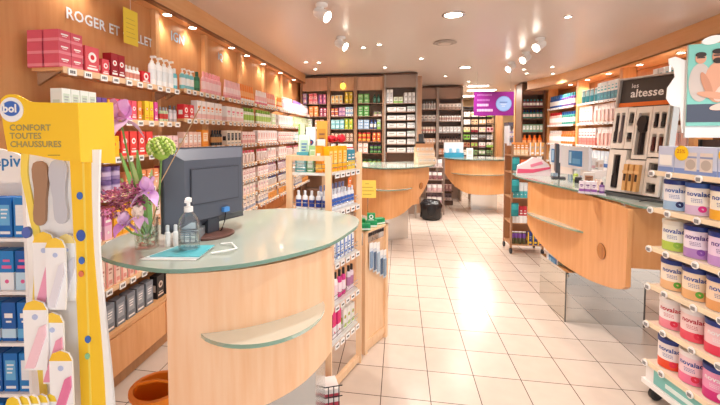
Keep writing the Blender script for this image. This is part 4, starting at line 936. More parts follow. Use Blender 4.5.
# ------------------------------------------------------------------ second low gondola
a2 = math.atan2(.29, .15)
root = empty('low_gondola', (-.255, 2.735, 0), a2, 'low pale wood side unit with green packs on top, beside the first gondola', 'shelving')
MB().box(0, .335, 0, .02, .0, .80, POSTW).box(0, .335, .28, .30, 0, .88, POSTW).obj('side_panel', root)
for x in (.0, .30): MB().box(x, x+.035, -.02, 0, 0, .91, POSTW).obj('post', root)
MB().box(0, .335, -.02, .30, .895, .91, POSTW).obj('top_board', root)
MB().box(.036, .299, -.012, -.002, .04, .09, POSTW).obj('rail', root)
m = MB()
for k in range(9): m.box(.04+k*.028, .054+k*.028, -.014, -.006, .86, .885, DARK)
m.obj('hook_rail', root)
def at2(x, y): return (-.255+x*math.cos(a2)-y*math.sin(a2), 2.735+x*math.sin(a2)+y*math.cos(a2))
for k, (x, c, c2) in enumerate(((.06, '#dfe4ea', '#7f9ab8'), (.11, '#cfd6de', '#566b85'), (.16, '#e6eaee', '#a9bccd'), (.21, '#d6dde4', '#49607a'), (.26, '#c9d2da', '#8aa0b5'))):
    px_, py_ = at2(x, -.032); put('accessory_pack', 'pack', f'clear and blue hanging pack, {["first","second","third","fourth","fifth"][k]} from the left on the low unit', 'hanging packs on the low unit', 'bagpack', sp(.045, .02, .2+.02*(k % 3), c, 'x', c2, WH), (px_, py_, .62-.03*k), a2)
def green_pack(x, y, z, rz, lb):
    px_, py_ = at2(x, y); put('throat_pastille_box', 'box', lb, None, 'carton', sp(.085, .05, .045, '#0f9a5c', 'band', '#e9f5ee', '#0b7a48'), (px_, py_, z), rz)
green_pack(.05, .02, .911, a2-.9, 'emerald green pack lying at the left on the low unit')
green_pack(.16, .03, .911, a2-.9, 'emerald green pack in the middle on the low unit, under another')
green_pack(.27, .03, .911, a2-.4, 'emerald green pack at the right end on the low unit')
green_pack(.17, .14, .911, a2-.9, 'emerald green pack at the rear on the low unit')
px_, py_ = at2(.16, .03); put('throat_pastille_box', 'box', 'emerald green pack standing on top of the middle pack', None, 'carton', sp(.06, .045, .055, '#0f9a5c', 'dot', '#e9f5ee', '#0b7a48'), (px_, py_, .957), a2-1.0)
px_, py_ = at2(.27, .13)
root = empty('price_sign', (px_, py_, .911), .1, 'yellow handwritten price sign on a clear stick above the green packs', 'sign')
MB().box(-.004, .004, -.003, .003, 0, .215, glass_mat('#e6ecec')).box(-.03, .03, -.02, .02, 0, .004, glass_mat('#e6ecec')).obj('stick', root)
m = MB().box(-.065, .065, -.006, -.0035, .195, .335, M('#f5cf58', .6))
for k, (a, b) in enumerate(((-.02, .01), (-.05, .04), (-.045, .05), (-.04, .03))): m.quad(a, b, .305-.028*k, .309-.028*k, -.0066, M('#a07a2c'))
m.obj('card', root)

# ------------------------------------------------------------------ middle counter items
C2 = 1.153
root = empty('lipcare_display', (.42, 5.98, C2), .35, 'beige three tier counter display with rows of small round samples', 'display stand')
m = MB().box(-.15, .15, 0, .16, 0, .02, M('#e5c7a6')).box(-.15, .15, .10, .16, .02, .26, M('#e2bf9b')).box(-.15, .15, .05, .10, .02, .18, M('#ead0b3')).box(-.15, .15, .0, .05, .02, .10, M('#ead0b3'))
m.box(-.15, .15, .095, .10, .26, .31, M('#c98f64')); m.obj('stand', root)
for j, (y, z) in enumerate(((-.002, .03), (.048, .115), (.098, .195))):
    for i in range(4):
        MB().disc(-.11+i*.073, z+.03, .022, y-.004, WHITE, 12).disc(-.11+i*.073, z+.03, .01, y-.0055, DARK, 8).obj('sample_disc', root)
root = empty('black_stand', (.33, 6.26, C2), 0, 'black display stand behind the beige tiered display', 'stand')
MB().lathe([(.06, 0), (.05, .02), (.02, .04), (.02, .2)], M(BK), 12).obj('base', root)
MB().rbox(-.07, .07, -.03, .03, .2, .34, .02, M(BK)).rbox(-.03, .05, -.03, .02, .34, .46, .015, M('#3a3a3e')).obj('head', root)
root = empty('waste_bin', (.60, 7.42, 0), 0, 'black bin bag lined waste bin at the end of the middle counter', 'bin')
m = MB(); prof = [(.15, 0), (.19, .04), (.19, .18), (.20, .28), (.15, .36), (.10, .33), (.06, .26)]
vs = []; n = 20
for j, (r, z) in enumerate(prof):
    for i in range(n):
        a = 2*PI*i/n; rr = r*(1+.07*math.sin(i*3.1+j*1.7)); vs.append((rr*math.cos(a), rr*math.sin(a), z))
m.add(vs, [(j*n+i, j*n+(i+1) % n, (j+1)*n+(i+1) % n, (j+1)*n+i) for j in range(len(prof)-1) for i in range(n)], M('#1d1b1e', .25), True)
m.add(vs[:n], [list(range(n))[::-1]], M('#1d1b1e', .25)); m.obj('bin_bag', root)
# slim rack of packs behind the bin
root = empty('wire_rack', (.70, 7.85, 0), 0, 'slim metal rack of pink and white packs between the two far counters', 'shelving')
for x, y in ((-.18, 0), (.18, 0), (-.18, .28), (.18, .28)): MB().box(x-.012, x+.012, y-.012, y+.012, 0, 1.15, M('#8a7468')).obj('post', root)
for z in (.2, .45, .70, .95): MB().box(-.165, .165, .0, .28, z-.012, z, M('#b9a397')).obj('shelf_board', root)
for j, (z, c, ds) in enumerate(((.2, '#c9a0a8', 'dusty rose pack'), (.45, '#e9c7c9', 'light pink pack'), (.70, '#9a6a70', 'brownish plum pack'), (.95, '#dcd5d8', 'silver white pack'))):
    Brow(.55, .85, 7.86, z, 'care_pack', 'pack', ds, 'pouch', sp(.085, .05, .17, c, 'x', WH, BK), f'the {["lowest","second","third","upper"][j]} tier of the slim rack')
root = empty('bottom_rack', (.86, 8.95, 0), 0, 'low dark rack of small packs left of the farthest counter', 'shelving')
MB().box(-.25, .35, 0, .3, 0, .1, M('#5d463c')).box(-.25, .35, .28, .3, .1, .55, M('#5d463c')).box(-.25, .35, 0, .3, .3, .315, M('#5d463c')).obj('body', root)
Brow(.63, 1.18, 8.96, .1, 'small_pack', 'box', 'dark striped pack', 'carton', sp(.07, .06, .15, '#7d6a72', 'split', '#d8c9c6', BK), 'the lower tier of the low dark rack')
Brow(.63, 1.18, 8.96, .315, 'small_pack', 'box', 'pale rose pack', 'carton', sp(.07, .06, .15, '#d8b7b3', 'stripe', '#9a6570', WH), 'the upper tier of the low dark rack')
# far counter top displays
C3 = 1.113
root = empty('counter_display', (1.15, 8.45, C3), 0, 'white and teal counter display left on the farthest counter', 'display stand')
MB().box(-.2, .2, 0, .14, 0, .10, M('#2f8fb0')).box(-.2, .2, .09, .14, .10, .32, M('#dfe9f0')).obj('stand', root)
m = MB()
for i in range(5): m.box(-.17+i*.075, -.12+i*.075, .03, .07, .10, .19, M(['#e9f2f6', '#7fb8d6'][i % 2]))
m.obj('samples', root)
put('counter_box', 'box', 'white bag like box right of the teal display on the farthest counter', None, 'carton', sp(.12, .08, .2, '#e9e3df', 'panel', '#d1c5bf', GY), (1.46, 8.42, C3))
put('counter_box', 'box', 'pale upright carton behind the teal display', None, 'carton', sp(.1, .08, .26, '#e3ddd8', 'dot', '#7fa3b8', GY), (1.30, 8.70, C3))

# ------------------------------------------------------------------ hanging purple sign
root = empty('hanging_sign', (1.70, 7.42, 1.95), math.atan2(.06, .66), 'purple hanging sign with white lines and a pale blue disc', 'sign')
P_ = M('#8a1f86', .4); WT = M('#e7c9ec', .4)
m = MB().box(-.355, .355, 0, .02, 0, .435, P_); m.obj('panel', root)
for k, (w_, h_) in enumerate(((.24, .03), (.22, .035), (.20, .045), (.27, .045))):
    z = .36-.095*k; x = -.30; m = MB()
    while x < -.30+w_:
        ww = random.uniform(.012, .024); m.box(x, x+ww, -.003, 0, z-.0, z+h_, WT if k > 1 else M('#b070b8', .4)); x += ww+.007
    m.obj('text_line', root)
m = MB().disc(.175, .215, .14, -.0015, M('#7fa9ea', .4), 32).disc(.175, .215, .125, -.0025, M('#9cc0f4', .4), 32)
m.box(.10, .24, -.004, -.003, .235, .25, M('#4b6fc4')).box(.12, .22, -.004, -.003, .20, .212, M('#d7e4fb')).box(.14, .2, -.004, -.003, .165, .177, M('#d7e4fb')); m.obj('disc', root)
for x in (-.3, .3): MB().tube([(x, .01, .435), (x, .01, CZ-1.95)], .002, STEEL).obj('hanging_wire', root)

# ------------------------------------------------------------------ rolling gondola behind the right counter's far end
root = empty('rolling_gondola', (1.62, 5.42, 0), 0, 'rolling rack of orange, teal and red packs at the far end of the right counter', 'shelving')
for x, y in ((-.13, 0), (.27, 0), (-.13, .34), (.27, .34)):
    MB().box(x-.012, x+.012, y-.012, y+.012, .08, 1.48, M('#a87c5b')).obj('post', root)
    t = MB().lathe([(.035, -.012), (.04, 0), (.035, .012)], M(BK), 14, Matrix.Translation((x, y, .04)) @ Matrix.Rotation(PI/2, 4, 'Y')).obj('caster', root)
RZS = [.13, .42, .76, 1.10, 1.40]
for z in RZS[:4]+[1.33]: MB().box(-.14, .28, .0, .34, z-.015, z, M('#b98a62')).obj('shelf_board', root)
MB().box(-.117, .257, .33, .34, .1, 1.45, M('#b07e55')).obj('back_panel', root)
rg = [(.13, 'dark olive and purple pack', '#5c5a3a', PU, .17), (.42, 'red and blue pack', '#c8303c', WH, .22), (.76, 'white box with teal pattern', '#e9eeee', TE, .2), (1.10, 'orange red pack', '#e8703a', WH, .17), (1.33, 'orange striped pack', '#f09a4a', '#f9d9b0', .17)]
for z, ds, c, c2, h in rg:
    tn = {.13: 'bottom', .42: 'second lowest', .76: 'middle', 1.10: 'fourth', 1.33: 'top'}[z]
    Brow(1.49, 1.69, 5.41, z, 'care_pack', 'pack', ds, 'carton' if z != .13 else 'pouch', sp(.045, .06, h, c, 'split', c2, WH), f'the {tn} tier of the rolling rack', 1, .005)
    Brow(1.70, 1.89, 5.41, z, 'care_pack', 'pack', {'bottom': 'navy blue', 'second lowest': 'white and grey', 'middle': 'pale pink', 'fourth': 'white and coral', 'top': 'amber'}[tn]+' pack', 'carton', sp(.055, .06, h, {'bottom': NV, 'second lowest': '#e6e6ea', 'middle': '#eccfcb', 'fourth': '#f3e4de', 'top': '#f2b25e'}[tn], 'stripe', {'bottom': YE, 'second lowest': RD, 'middle': WH, 'fourth': '#f08a6a', 'top': WH}[tn], GY), f'the {tn} tier of the rolling rack', 1, .005)
for z, k in ((1.13, 'upper'), (.84, 'middle'), (.52, 'lower')):
    put('hanging_sock', 'pack', f'teal hanging pack on the {k} left side of the rolling rack', None, 'pouch', sp(.09, .05, .18, '#1f8288', 'x', '#2f9ea3', '#1f6a70'), (1.52, 5.37, z), 0)
for x in (1.56, 1.72):
    put('tester_bottle', 'bottle', f'black capped bottle standing on the rolling rack, {"left" if x < 1.6 else "right"} one', None, 'bottle', sp(.06, .05, .16, '#f2ede8', 'cap', '#e6d8cc', BK), (x, 5.62, 1.331))

# ------------------------------------------------------------------ things on the right counter (top at z 1.152)
CR_ = 1.153
root = empty('gift_parcel', (1.46, 4.52, CR_), -.2, 'pink and white rounded parcel on the far end of the right counter', 'parcel')
m = MB(); pts = [(-.16, 0), (.17, 0), (.18, .06), (.15, .13), (.08, .185), (0, .20), (-.06, .15), (-.15, .10)]
m.plate(pts, 0, .14, M('#f3dfe2', .35)); m.obj('wrapping', root)
m = MB().plate([(-.16, 0.02), (.0, .03), (.17, .08), (.165, .10), (.0, .07), (-.155, .07)], -.003, -.0005, M('#e7587c')); m.plate([(-.02, .09), (.1, .13), (.08, .16), (-.03, .12)], -.003, -.0005, M('#ef8aa4')); m.obj('pink_band', root)
root = empty('computer_monitor', (1.62, 4.30, CR_), 1.25, 'slim dark monitor seen edge on across the right counter', 'monitor')
MB().rbox(-.19, .19, -.012, .018, .07, .36, .006, MD2).obj('screen', root)
MB().box(-.025, .025, -.03, -.012, .01, .16, MD2).obj('stand_neck', root); MB().rbox(-.09, .09, -.08, .05, 0, .01, .03, MD2).obj('stand_foot', root)
root = empty('perfume_display', (1.47, 3.22, CR_), -.5, 'white tray with purple and white small cartons on the right counter', 'tray')
MB().box(-.09, .09, -.04, .05, 0, .008, M('#e9e2ee')).obj('tray', root)
for k, (x, y) in enumerate(((-.066, -.015), (-.026, -.015), (.014, -.015), (-.046, .027), (-.004, .027))):
    a = -.5; X = 1.47+x*math.cos(a)-y*math.sin(a); Y = 3.22+x*math.sin(a)+y*math.cos(a)
    put('serum_carton', 'box', 'small white carton with violet foot on the tray of the right counter', 'violet footed cartons on the tray', 'carton', sp(.035, .03, .085, '#f2eaf4', 'band', '#9a5fb0', '#6d3f88'), (X, Y, CR_+.009), -.5)
X = 1.47+.062*math.cos(-.5)-.0*math.sin(-.5); Y = 3.22+.062*math.sin(-.5)
put('serum_bottle', 'bottle', 'small purple bottle with dark cap at the right of the tray', None, 'bottle', sp(.034, .03, .085, '#8c5aa6', 'cap', '#d9c3e3', '#4b3a58'), (X, Y, CR_+.009), -.5)
t = empty('telephone', (1.72, 3.92, CR_), -.6, 'dark desk telephone on the right counter beside the monitor', 'telephone')
MB().box(-.07, .07, -.05, .06, 0, .03, M(BK)).obj('base', t); MB().rbox(-.07, -.03, -.05, .06, .03, .05, .01, M('#3a3a40')).obj('handset', t)
m = MB()
for i in range(3):
    for j in range(4): m.box(-.015+i*.025, .002+i*.025, -.04+j*.02, -.026+j*.02, .03, .034, WHITE)
m.obj('keys', t)
put('tissue_box', 'box', 'white box with dark letters beside the telephone', None, 'carton', sp(.10, .08, .09, '#f0efec', 'panel', '#dcdcd8', DARK and BK), (1.80, 3.62, CR_), -.9)
put('face_poster_box', 'box', 'box with a tan portrait panel in front of the big display', None, 'carton', sp(.08, .05, .13, '#efe9e4', 'panel', '#c08a6a', '#5a3a30'), (1.60, 3.56, CR_), -.5)
put('lime_bottle', 'bottle', 'lime green little bottle near the monitor foot', None, 'bottle', sp(.045, .045, .09, '#b7cf4a', 'cap', '#dfe9a0', WH), (1.72, 4.10, CR_), 0)
tag(MB().lathe([(.03, 0), (.036, .10), (.033, .10), (.028, .004)], M('#eef0f2', .3), 16).obj('white_cup', None, (1.80, 4.28, CR_)), 'white cup right of the slim monitor', 'cup')
# drawers unit behind with blue and white banner cases
root = empty('drawer_case', (2.45, 5.55, 0), -PI/2+.05, 'white counter case with two blue pictures behind the right counter', 'case')
MB().box(-1.05, .10, 0, .5, 0, 1.13, WHITE).obj('body', root)
MB().box(-1.05, .10, -.02, 0, 1.13, 1.44, M('#e3ebf4', .3)).box(-1.05, .10, 0, .02, 1.13, 1.42, M('#d9dfe6', .3)).obj('display_front', root)
for x0, x1, nm in ((-.98, -.72, 'a'), (-.42, -.06, 'b')):
    MB().box(x0, x1, -.028, -.02, 1.17, 1.38, M('#2f86c9', .3)).box(x0+.03, x0+.09, -.031, -.028, 1.2, 1.36, M('#a9d3f0')).box(x0+.12, x1-.03, -.031, -.028, 1.2, 1.27, M('#6db2e2')).obj('blue_picture', root)
# small cartons on counter behind
for i in range(6):
    put('medicine_box', 'box', 'mixed white medicine box standing on the case behind the right counter', 'white boxes on the case', 'carton', sp(.09, .06, .13+.02*(i % 3), ['#efe7e0', '#f3f0ee', '#e6d6cc'][i % 3], ['panel', 'band', 'dot'][i % 3], ['#d9b7a0', LP, '#cfe0c8'][i % 3], GY), (2.66, 5.65+i*.16, 1.131), -PI/2)

# ------------------------------------------------------------------ big hair accessory display
A0 = Vector((1.576, 3.246, CR_)); an = -math.radians(64.2)
root = empty('accessory_display', A0, an, 'large beige display of combs under a dark sign with white lettering', 'display stand')
W_ = .384; Hh = .885; TL = Matrix.Shear if False else None
S = Matrix.Identity(4); S[1][2] = .135     # leans back
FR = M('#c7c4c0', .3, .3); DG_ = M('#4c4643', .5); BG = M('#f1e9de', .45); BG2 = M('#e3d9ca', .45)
def R_(name, *bx):
    m = MB()
    for b in bx: m.box(*b, T=S)
    return m.obj(name, root)
MB().rbox(-.04, W_+.06, -.06, .17, 0, .02, .02, M('#55585a', .3)).obj('base', root)
R_('back_frame', (-.012, W_+.012, .035, .06, .02, Hh, FR))
R_('dark_panel', (0, W_, .028, .035, .02, Hh-.015, DG_))
R_('frame_rail', (-.012, 0, 0.0, .035, .02, Hh, FR), (W_, W_+.012, 0, .035, .02, Hh, FR), (0, W_, 0, .035, Hh-.012, Hh, FR))
m = MB(); text_mb(m, 'altesse', .085, M('#f3f1ee', .5), .075, .0255, .735, S, .0015); text_mb(m, 'les', .05, M('#f3f1ee', .5), .075, .0255, .805, S); m.obj('sign_lettering', root)
tag(R_('orange_strip', (0, W_, .018, .028, .665, .695, M('#f07a2a'))), 'orange strip')
def tray(x0, x1, z0, z1, niches, nm='tray'):
    m = MB(); b = .010; y0, y1 = -.018, .028
    xs = sorted(set([x0, x1]+[q for n in niches for q in n[:2]])); zs = sorted(set([z0, z1]+[q for n in niches for q in n[2:4]]))
    for i in range(len(xs)-1):
        for j in range(len(zs)-1):
            cxx, czz = (xs[i]+xs[i+1])/2, (zs[j]+zs[j+1])/2
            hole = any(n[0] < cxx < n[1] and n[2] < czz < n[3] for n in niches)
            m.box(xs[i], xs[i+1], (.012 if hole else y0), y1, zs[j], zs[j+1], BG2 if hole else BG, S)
    o = m.obj(nm, root)
    return o
tray(.005, .105, .35, .66, [(.022, .048, .39, .62), (.063, .089, .39, .62)])
tray(.11, .165, .35, .655, [(.12, .155, .40, .47), (.12, .155, .52, .62)])
tray(.17, .275, .28, .655, [(.185, .26, .31, .61)])
tray(.28, .378, .30, .655, [(.295, .325, .33, .46), (.295, .325, .5, .61), (.34, .37, .33, .46), (.34, .37, .5, .61)])
tray(.005, .135, .03, .34, [(.045, .095, .055, .305)])
tray(.14, .275, .03, .27, [])
tray(.28, .382, .03, .29, [(.30, .36, .05, .12), (.30, .36, .16, .26)])
NB = [0]
def comb(x, z, h, w_, c, lb, kind='comb', yy=-.030):
    t = MB(); r = w_/2; pts = [(x-r, z), (x+r, z), (x+r*1.1, z+h*.35), (x+r*.5, z+h*.45), (x+r*.5, z+h), (x-r*.5, z+h), (x-r*.5, z+h*.45), (x-r*1.1, z+h*.35)]
    t.plate(pts, -.026, .011, M(c, .35), S); o = t.obj(kind, None, A0, an)
    tag(o, lb, 'hair accessory')
comb(.035, .40, .2, .02, '#3a3434', 'slim dark comb in the upper left tray of the comb display'); comb(.076, .40, .2, .02, '#6b5f60', 'grey comb beside it in the upper left tray of the comb display')
comb(.07, .06, .24, .035, '#2a2628', 'large black comb in the lower left tray of the comb display')
# round black brush
m = MB(); pts = [(.222+.034*math.cos(a)*(1 if math.sin(a) > 0 else .8), .53+.062*math.sin(a)) for a in [2*PI*k/20 for k in range(20)]]; m.plate(pts, -.03, .011, M('#2e2a2c', .3), S); m.plate([(.214, .31), (.230, .31), (.230, .47), (.214, .47)], -.025, .011, M('#2e2a2c', .3), S)
tag(m.obj('hair_brush', None, A0, an), 'black oval hair brush in the centre recess of the comb display', 'hair accessory')
for i, x in enumerate((.165, .205, .245)):
    m = MB().plate([(x-.012, .05), (x+.012, .05), (x+.014, .24), (x-.014, .24)], -.05, -.019, M('#e0ac6c', .35), S); m.plate([(x-.008, .12), (x+.008, .12), (x+.008, .17), (x-.008, .17)], -.0515, -.0505, M('#3a2b22'), S)
    m.plate([(x-.018, .175), (x+.018, .175), (x+.018, .195), (x-.018, .195)], -.053, -.0515, M('#e9bd84'), S)
    tag(m.obj('wooden_comb', None, A0, an), f'honey coloured wooden comb, {["left", "middle", "right"][i]} one of the three', 'hair accessory')
for k, (x, z, h, c) in enumerate(((.138, .42, .05, '#3a3434'), (.138, .54, .07, '#4a4442'), (.31, .34, .1, '#5a2e2a'), (.31, .51, .09, '#2f2b2b'), (.355, .34, .1, '#6b3a2c'), (.355, .51, .09, '#3b3635'), (.33, .06, .05, '#3a3636'), (.33, .17, .08, '#565250'))):
    comb(x, z, h, .018 if k < 6 else .035, c, f'small {["black hair clip low in the narrow tray","grey hair clip high in the narrow tray","maroon hair clip low in the right tray","black hair clip high in the right tray","russet hair clip low at the right edge","charcoal hair clip high at the right edge","black hair clip low in the bottom right tray","grey hair clip high in the bottom right tray"][k]} of the comb display', 'hair_clip', -.028)
tag(MB().tube([(0, 0, .006), (.03, -.06, .03), (.05, -.16, .03), (.06, -.22, .012)], .004, M(BK)).obj('black_cable', None, (1.60, 2.86, CR_)), 'black cable hanging off the near edge of the right counter', 'cable')

# ------------------------------------------------------------------ milk powder trolley
O_ = Vector((1.50, 2.56, 0)); tr = math.atan2(-.982, .19)
root = empty('milk_trolley', O_, tr, 'white rolling tower of infant milk tins at the right edge', 'shelving')
TW, TD = .62, .30
MB().box(-.02, TW, -.01, TD, .085, .115, WHITE).obj('base_plate', root)
for x, y in ((.03, .04), (TW-.06, .04), (.03, TD-.05), (TW-.06, TD-.05)):
    MB().lathe([(.03, -.016), (.04, -.01), (.04, .01), (.03, .016)], M('#29282b', .5), 18, Matrix.Translation((x, y, .04)) @ Matrix.Rotation(PI/2, 4, 'Y')).box(x-.02, x+.02, y-.02, y+.02, .076, .085, M('#29282b')).obj('caster', root)
MB().box(0, .55, .0, .012, .118, .232, WHITE).box(.06, .40, -.004, 0, .125, .215, M('#7fc4bf', .4)).box(.14, .33, -.006, -.004, .15, .175, M('#dff1ef')).obj('foot_card', root)
MB().box(-.0, TW, TD-.02, TD, .115, 1.58, M('#5b4a45', .5)).obj('back_panel', root)
for x in (.005, .20, .40, .60): MB().box(x, x+.012, TD-.035, TD-.02, .115, 1.58, M('#3b3633')).obj('upright', root)
TZ = [.235, .475, .705, .935, 1.17, 1.39]
for z in TZ:
    MB().box(-.005, TW, .0, TD-.036, z-.012, z, M('#ecd9c4', .3)).obj('shelf_board', root)
    MB().box(-.005, TW, -.012, -.001, z-.022, z+.006, M('#f3e0c0', .2)).obj('edge_strip', root)
    for k, x in enumerate((-.0, .115, .29, .43)):
        T = Matrix.Translation((x+.01, -.016, z-.012)) @ Matrix.Rotation(PI/2, 4, 'X')
        MB().lathe([(.020, 0), (.020, .006)], WHITE, 16, T).box(-.012, .012, -.012, .008, .0065, .0072, GREY, T).obj('price_tag', root)
def T2(x, y): return (O_.x+x*math.cos(tr)-y*math.sin(tr), O_.y+x*math.sin(tr)+y*math.cos(tr))
def can(x, y, z, body, low, lid, oval, txt, label, h=.178, r=.062):
    px_, py_ = T2(x, y); t = empty('milk_tin', (px_, py_, z+.001), -.75+random.uniform(-.08, .08), label, 'tin')
    B, L_ = M(body, .35), M(low, .35)
    tb = MB().lathe([(r*.97, 0), (r, .004), (r, .05), (r, .055), (r, h*.84), (r, h*.86)], B, 32, mats=[STEEL, L_, STEEL if False else L_, B, M('#e9e6e2')]).obj('tin_body', t)
    MB().lathe([(r*1.03, h*.85), (r*1.04, h*.87), (r*1.04, h*.985), (r*.98, h), (r*.9, h*.985)], M(lid, .3), 32).obj('lid', t)
    m = MB(); text_mb(m, 'novalac', .036, M(txt, .4), 0, -r-.0012, h*.60, None, .0008, 1.0, 'CENTER', r+.0008); 
    for k in range(3):
        for i in range(6):
            a0 = (-.45+.13*i+.02*k); a1 = a0+.09
            z0 = h*(.50-.045*k); m.add([((r+.001)*math.sin(a), -(r+.001)*math.cos(a), zz) for a, zz in ((a0, z0), (a1, z0), (a1, z0+.003), (a0, z0+.003))], [(0, 1, 2, 3)], M(txt))
    m.obj('label_print', tb)
    vs = []
    for k in range(16):
        a = 2*PI*k/16; aa = .35+.28*math.cos(a); vs.append(((r+.0016)*math.sin(aa), -(r+.0016)*math.cos(aa), h*.22+.018*math.sin(a)))
    MB().add(vs, [list(range(16))], M(oval, .4)).obj('oval_badge', tb)
NVY = '#2b3f8c'
tins = [
 (4, [('#f2f4f8', '#9fc3e6', NVY, '#1d2c63', '#2f63b0', 'light blue'), ('#f5f2ee', '#d9c2e2', '#3a62b5', '#d6288f', '#2f4fa0', 'lilac footed'), ('#f7efdc', '#f2b33a', NVY, '#f28f2a', '#2f4fa0', 'orange yellow')], 'fifth'),
 (3, [('#f4f5ea', '#b7d25a', '#e9e7da', '#8fbf3f', '#2f4fa0', 'lime green footed'), ('#efe3f2', '#b58acb', NVY, '#8a4fb0', '#5a3a8c', 'violet'), ('#ead4ee', '#c69ad8', NVY, '#a45fc0', '#5a3a8c', 'pinkish purple')], 'fourth'),
 (2, [('#f7ead9', '#eebf8f', NVY, '#5fae3f', '#2f4fa0', 'beige'), ('#f7e4cb', '#eab680', NVY, '#5fae3f', '#2f4fa0', 'sand coloured'), ('#f6dcc0', '#e9a96e', NVY, '#5fae3f', '#2f4fa0', 'peach')], 'third'),
 (1, [('#f6eeee', '#ee8fa0', '#f0edee', '#e0304f', '#c4233f', 'pale rose'), ('#f5d9d9', '#e8566a', '#f0edee', '#e0304f', '#b81f3a', 'coral red'), ('#f2c9cf', '#e0405c', NVY, '#d8284a', '#f6f2f2', 'crimson')], 'second'),
 (0, [('#f6efee', '#e8502f', NVY, '#e0304f', '#2f4fa0', 'white with red foot'), ('#f7d7df', '#f07aa0', '#f3f0f0', '#e0304f', '#2f4fa0', 'pink'), ('#ec9ac0', '#d0307f', NVY, '#f6f2f2', '#f6f2f2', 'magenta')], 'lowest'),
]
for lvl, cs, nm in tins:
    for i, (b, lo, lid, ov, tx, cn) in enumerate(cs):
        can(.075+i*.137, .085, TZ[lvl], b, lo, lid, ov, tx, f'{cn} milk tin, {["left", "middle", "right"][i]} on the {nm} trolley shelf from the floor')
    can(.075+3*.137, .085, TZ[lvl], cs[2][0], cs[2][1], cs[2][2], cs[2][3], cs[2][4], f'{cs[2][5]} milk tin at the near end of the {nm} trolley shelf from the floor')
# bottle boxes on the top shelf
def bottle_box(x, w_, lb, yel=True):
    px_, py_ = T2(x, .03); t = empty('bottle_box', (px_, py_, TZ[5]+.001), tr, lb, 'box')
    MB().box(0, w_, 0, .12, 0, .15, M('#c9d2ea', .35)).box(0, w_, -.0008, 0, 0, .03, M('#7f97cf')).obj('carton', t)
    m = MB()
    if w_ > .15:
        for k in (0, 1):
            cx_ = .10+k*.085; m.rbox(cx_-.034, cx_+.034, -.0022, -.0012, .02, .12, .0004, M('#ddd3cb'))
            m.disc(cx_, .055, .028, -.0025, M('#b9aea6'), 16); m.box(cx_-.034, cx_+.034, -.0028, -.0022, .09, .1, M('#8f9cc0'))
    else: m.box(.01, w_-.01, -.002, -.001, .04, .1, WHITE)
    m.obj('bottle_picture', t)
    if yel:
        m = MB().disc(.045 if w_ > .15 else w_*.7, .115, .042, -.0035, M('#f8cf1f', .4), 24); text_mb(m, '25%', .03, M('#c9501f'), .018 if w_ > .15 else w_*.7-.025, -.0042, .115); m.obj('round_sticker', t)
bottle_box(.0, .10, 'plain pale blue small box at the left of the trolley top shelf', False)
bottle_box(.105, .24, 'wide blue box with two bottle pictures on the trolley top shelf')
bottle_box(.35, .24, 'wide blue box at the near end of the trolley top shelf')
# header poster
root = empty('trolley_poster', (1.635, 2.50, 1.70), -.25, 'teal poster with a man and baby above the trolley', 'poster')
root.scale = (.72, .72, .68)
TEAL = M('#82c9bd', .4)
MB().box(-.01, .56, .02, .045, -.16, .62, M('#e6eceb', .4)).box(-.01, .56, .008, .02, -.06, .62, TEAL).obj('board', root); pb = root.children[-1]
SK = M('#d9a083', .5); SK2 = M('#c98d70', .5)
m = MB()
SHX = .065
def blob(mb, cx, cz, rx, rz, y, mat, rot=0, n=20):
    vs = []
    for k in range(n):
        a = 2*PI*k/n; u, v = rx*math.cos(a), rz*math.sin(a); vs.append((cx-SHX+u*math.cos(rot)-v*math.sin(rot), y, cz+u*math.sin(rot)+v*math.cos(rot)))
    mb.add(vs, [list(range(n))], mat)
y_ = .006
m.quad(-.01, .36, -.03, .12, y_, M('#4d5566'))
blob(m, .13, .30, .07, .16, y_-.001, M('#c9bcb4')); blob(m, .24, .30, .085, .17, y_-.0015, SK)
blob(m, .13, .50, .034, .045, y_-.002, SK); blob(m, .13, .53, .034, .022, y_-.0025, M('#3a2d28'))
blob(m, .235, .51, .038, .05, y_-.003, SK2); blob(m, .235, .55, .039, .022, y_-.0035, M('#2c211d')); blob(m, .235, .475, .032, .024, y_-.0036, M('#33261f'))
m.quad(.14, .20, .512, .524, y_-.0045, M('#33302f')); m.quad(.04, .09, .50, .51, y_-.0045, M('#33302f'))
blob(m, .30, .24, .12, .055, y_-.004, M('#f0c9bb'), .9); blob(m, .37, .35, .035, .038, y_-.005, M('#e5b49d')); blob(m, .37, .37, .035, .02, y_-.0055, M('#6d4a38'))
blob(m, .22, .19, .11, .028, y_-.006, SK, -.2); blob(m, .17, .28, .025, .11, y_-.0055, SK2, .3); blob(m, .28, .10, .09, .03, y_-.0058, M('#f0c9bb'), .2)
m.obj('family_picture', pb)
# white wavy cut out shape beside the poster
pts = [(-.02, -.12), (-.04, .10), (-.10, .12), (-.13, .18), (-.125, .27), (-.08, .36), (-.09, .44), (-.12, .47), (-.125, .52), (-.08, .535), (-.02, .50), (.03, .49), (.05, .40), (.03, .2), (.04, -.12)]
MB().plate(pts, .046, .056, M('#f6f6f4', .5)).obj('white_cutout', root)
SHX = 0
m = MB(); blob(m, .13, .645, .06, .035, .0, M('#f6f6f4', .5), .25); blob(m, .13, .645, .06, .035, .004, M('#f6f6f4', .5), .25)
MB().plate([(.13+.065*math.cos(a)*math.cos(.25)-.034*math.sin(a)*math.sin(.25), .645+.065*math.cos(a)*math.sin(.25)+.034*math.sin(a)*math.cos(.25)) for a in [2*PI*k/20 for k in range(20)]], .0, .02, M('#f6f6f4', .5)).obj('white_cutout', root)

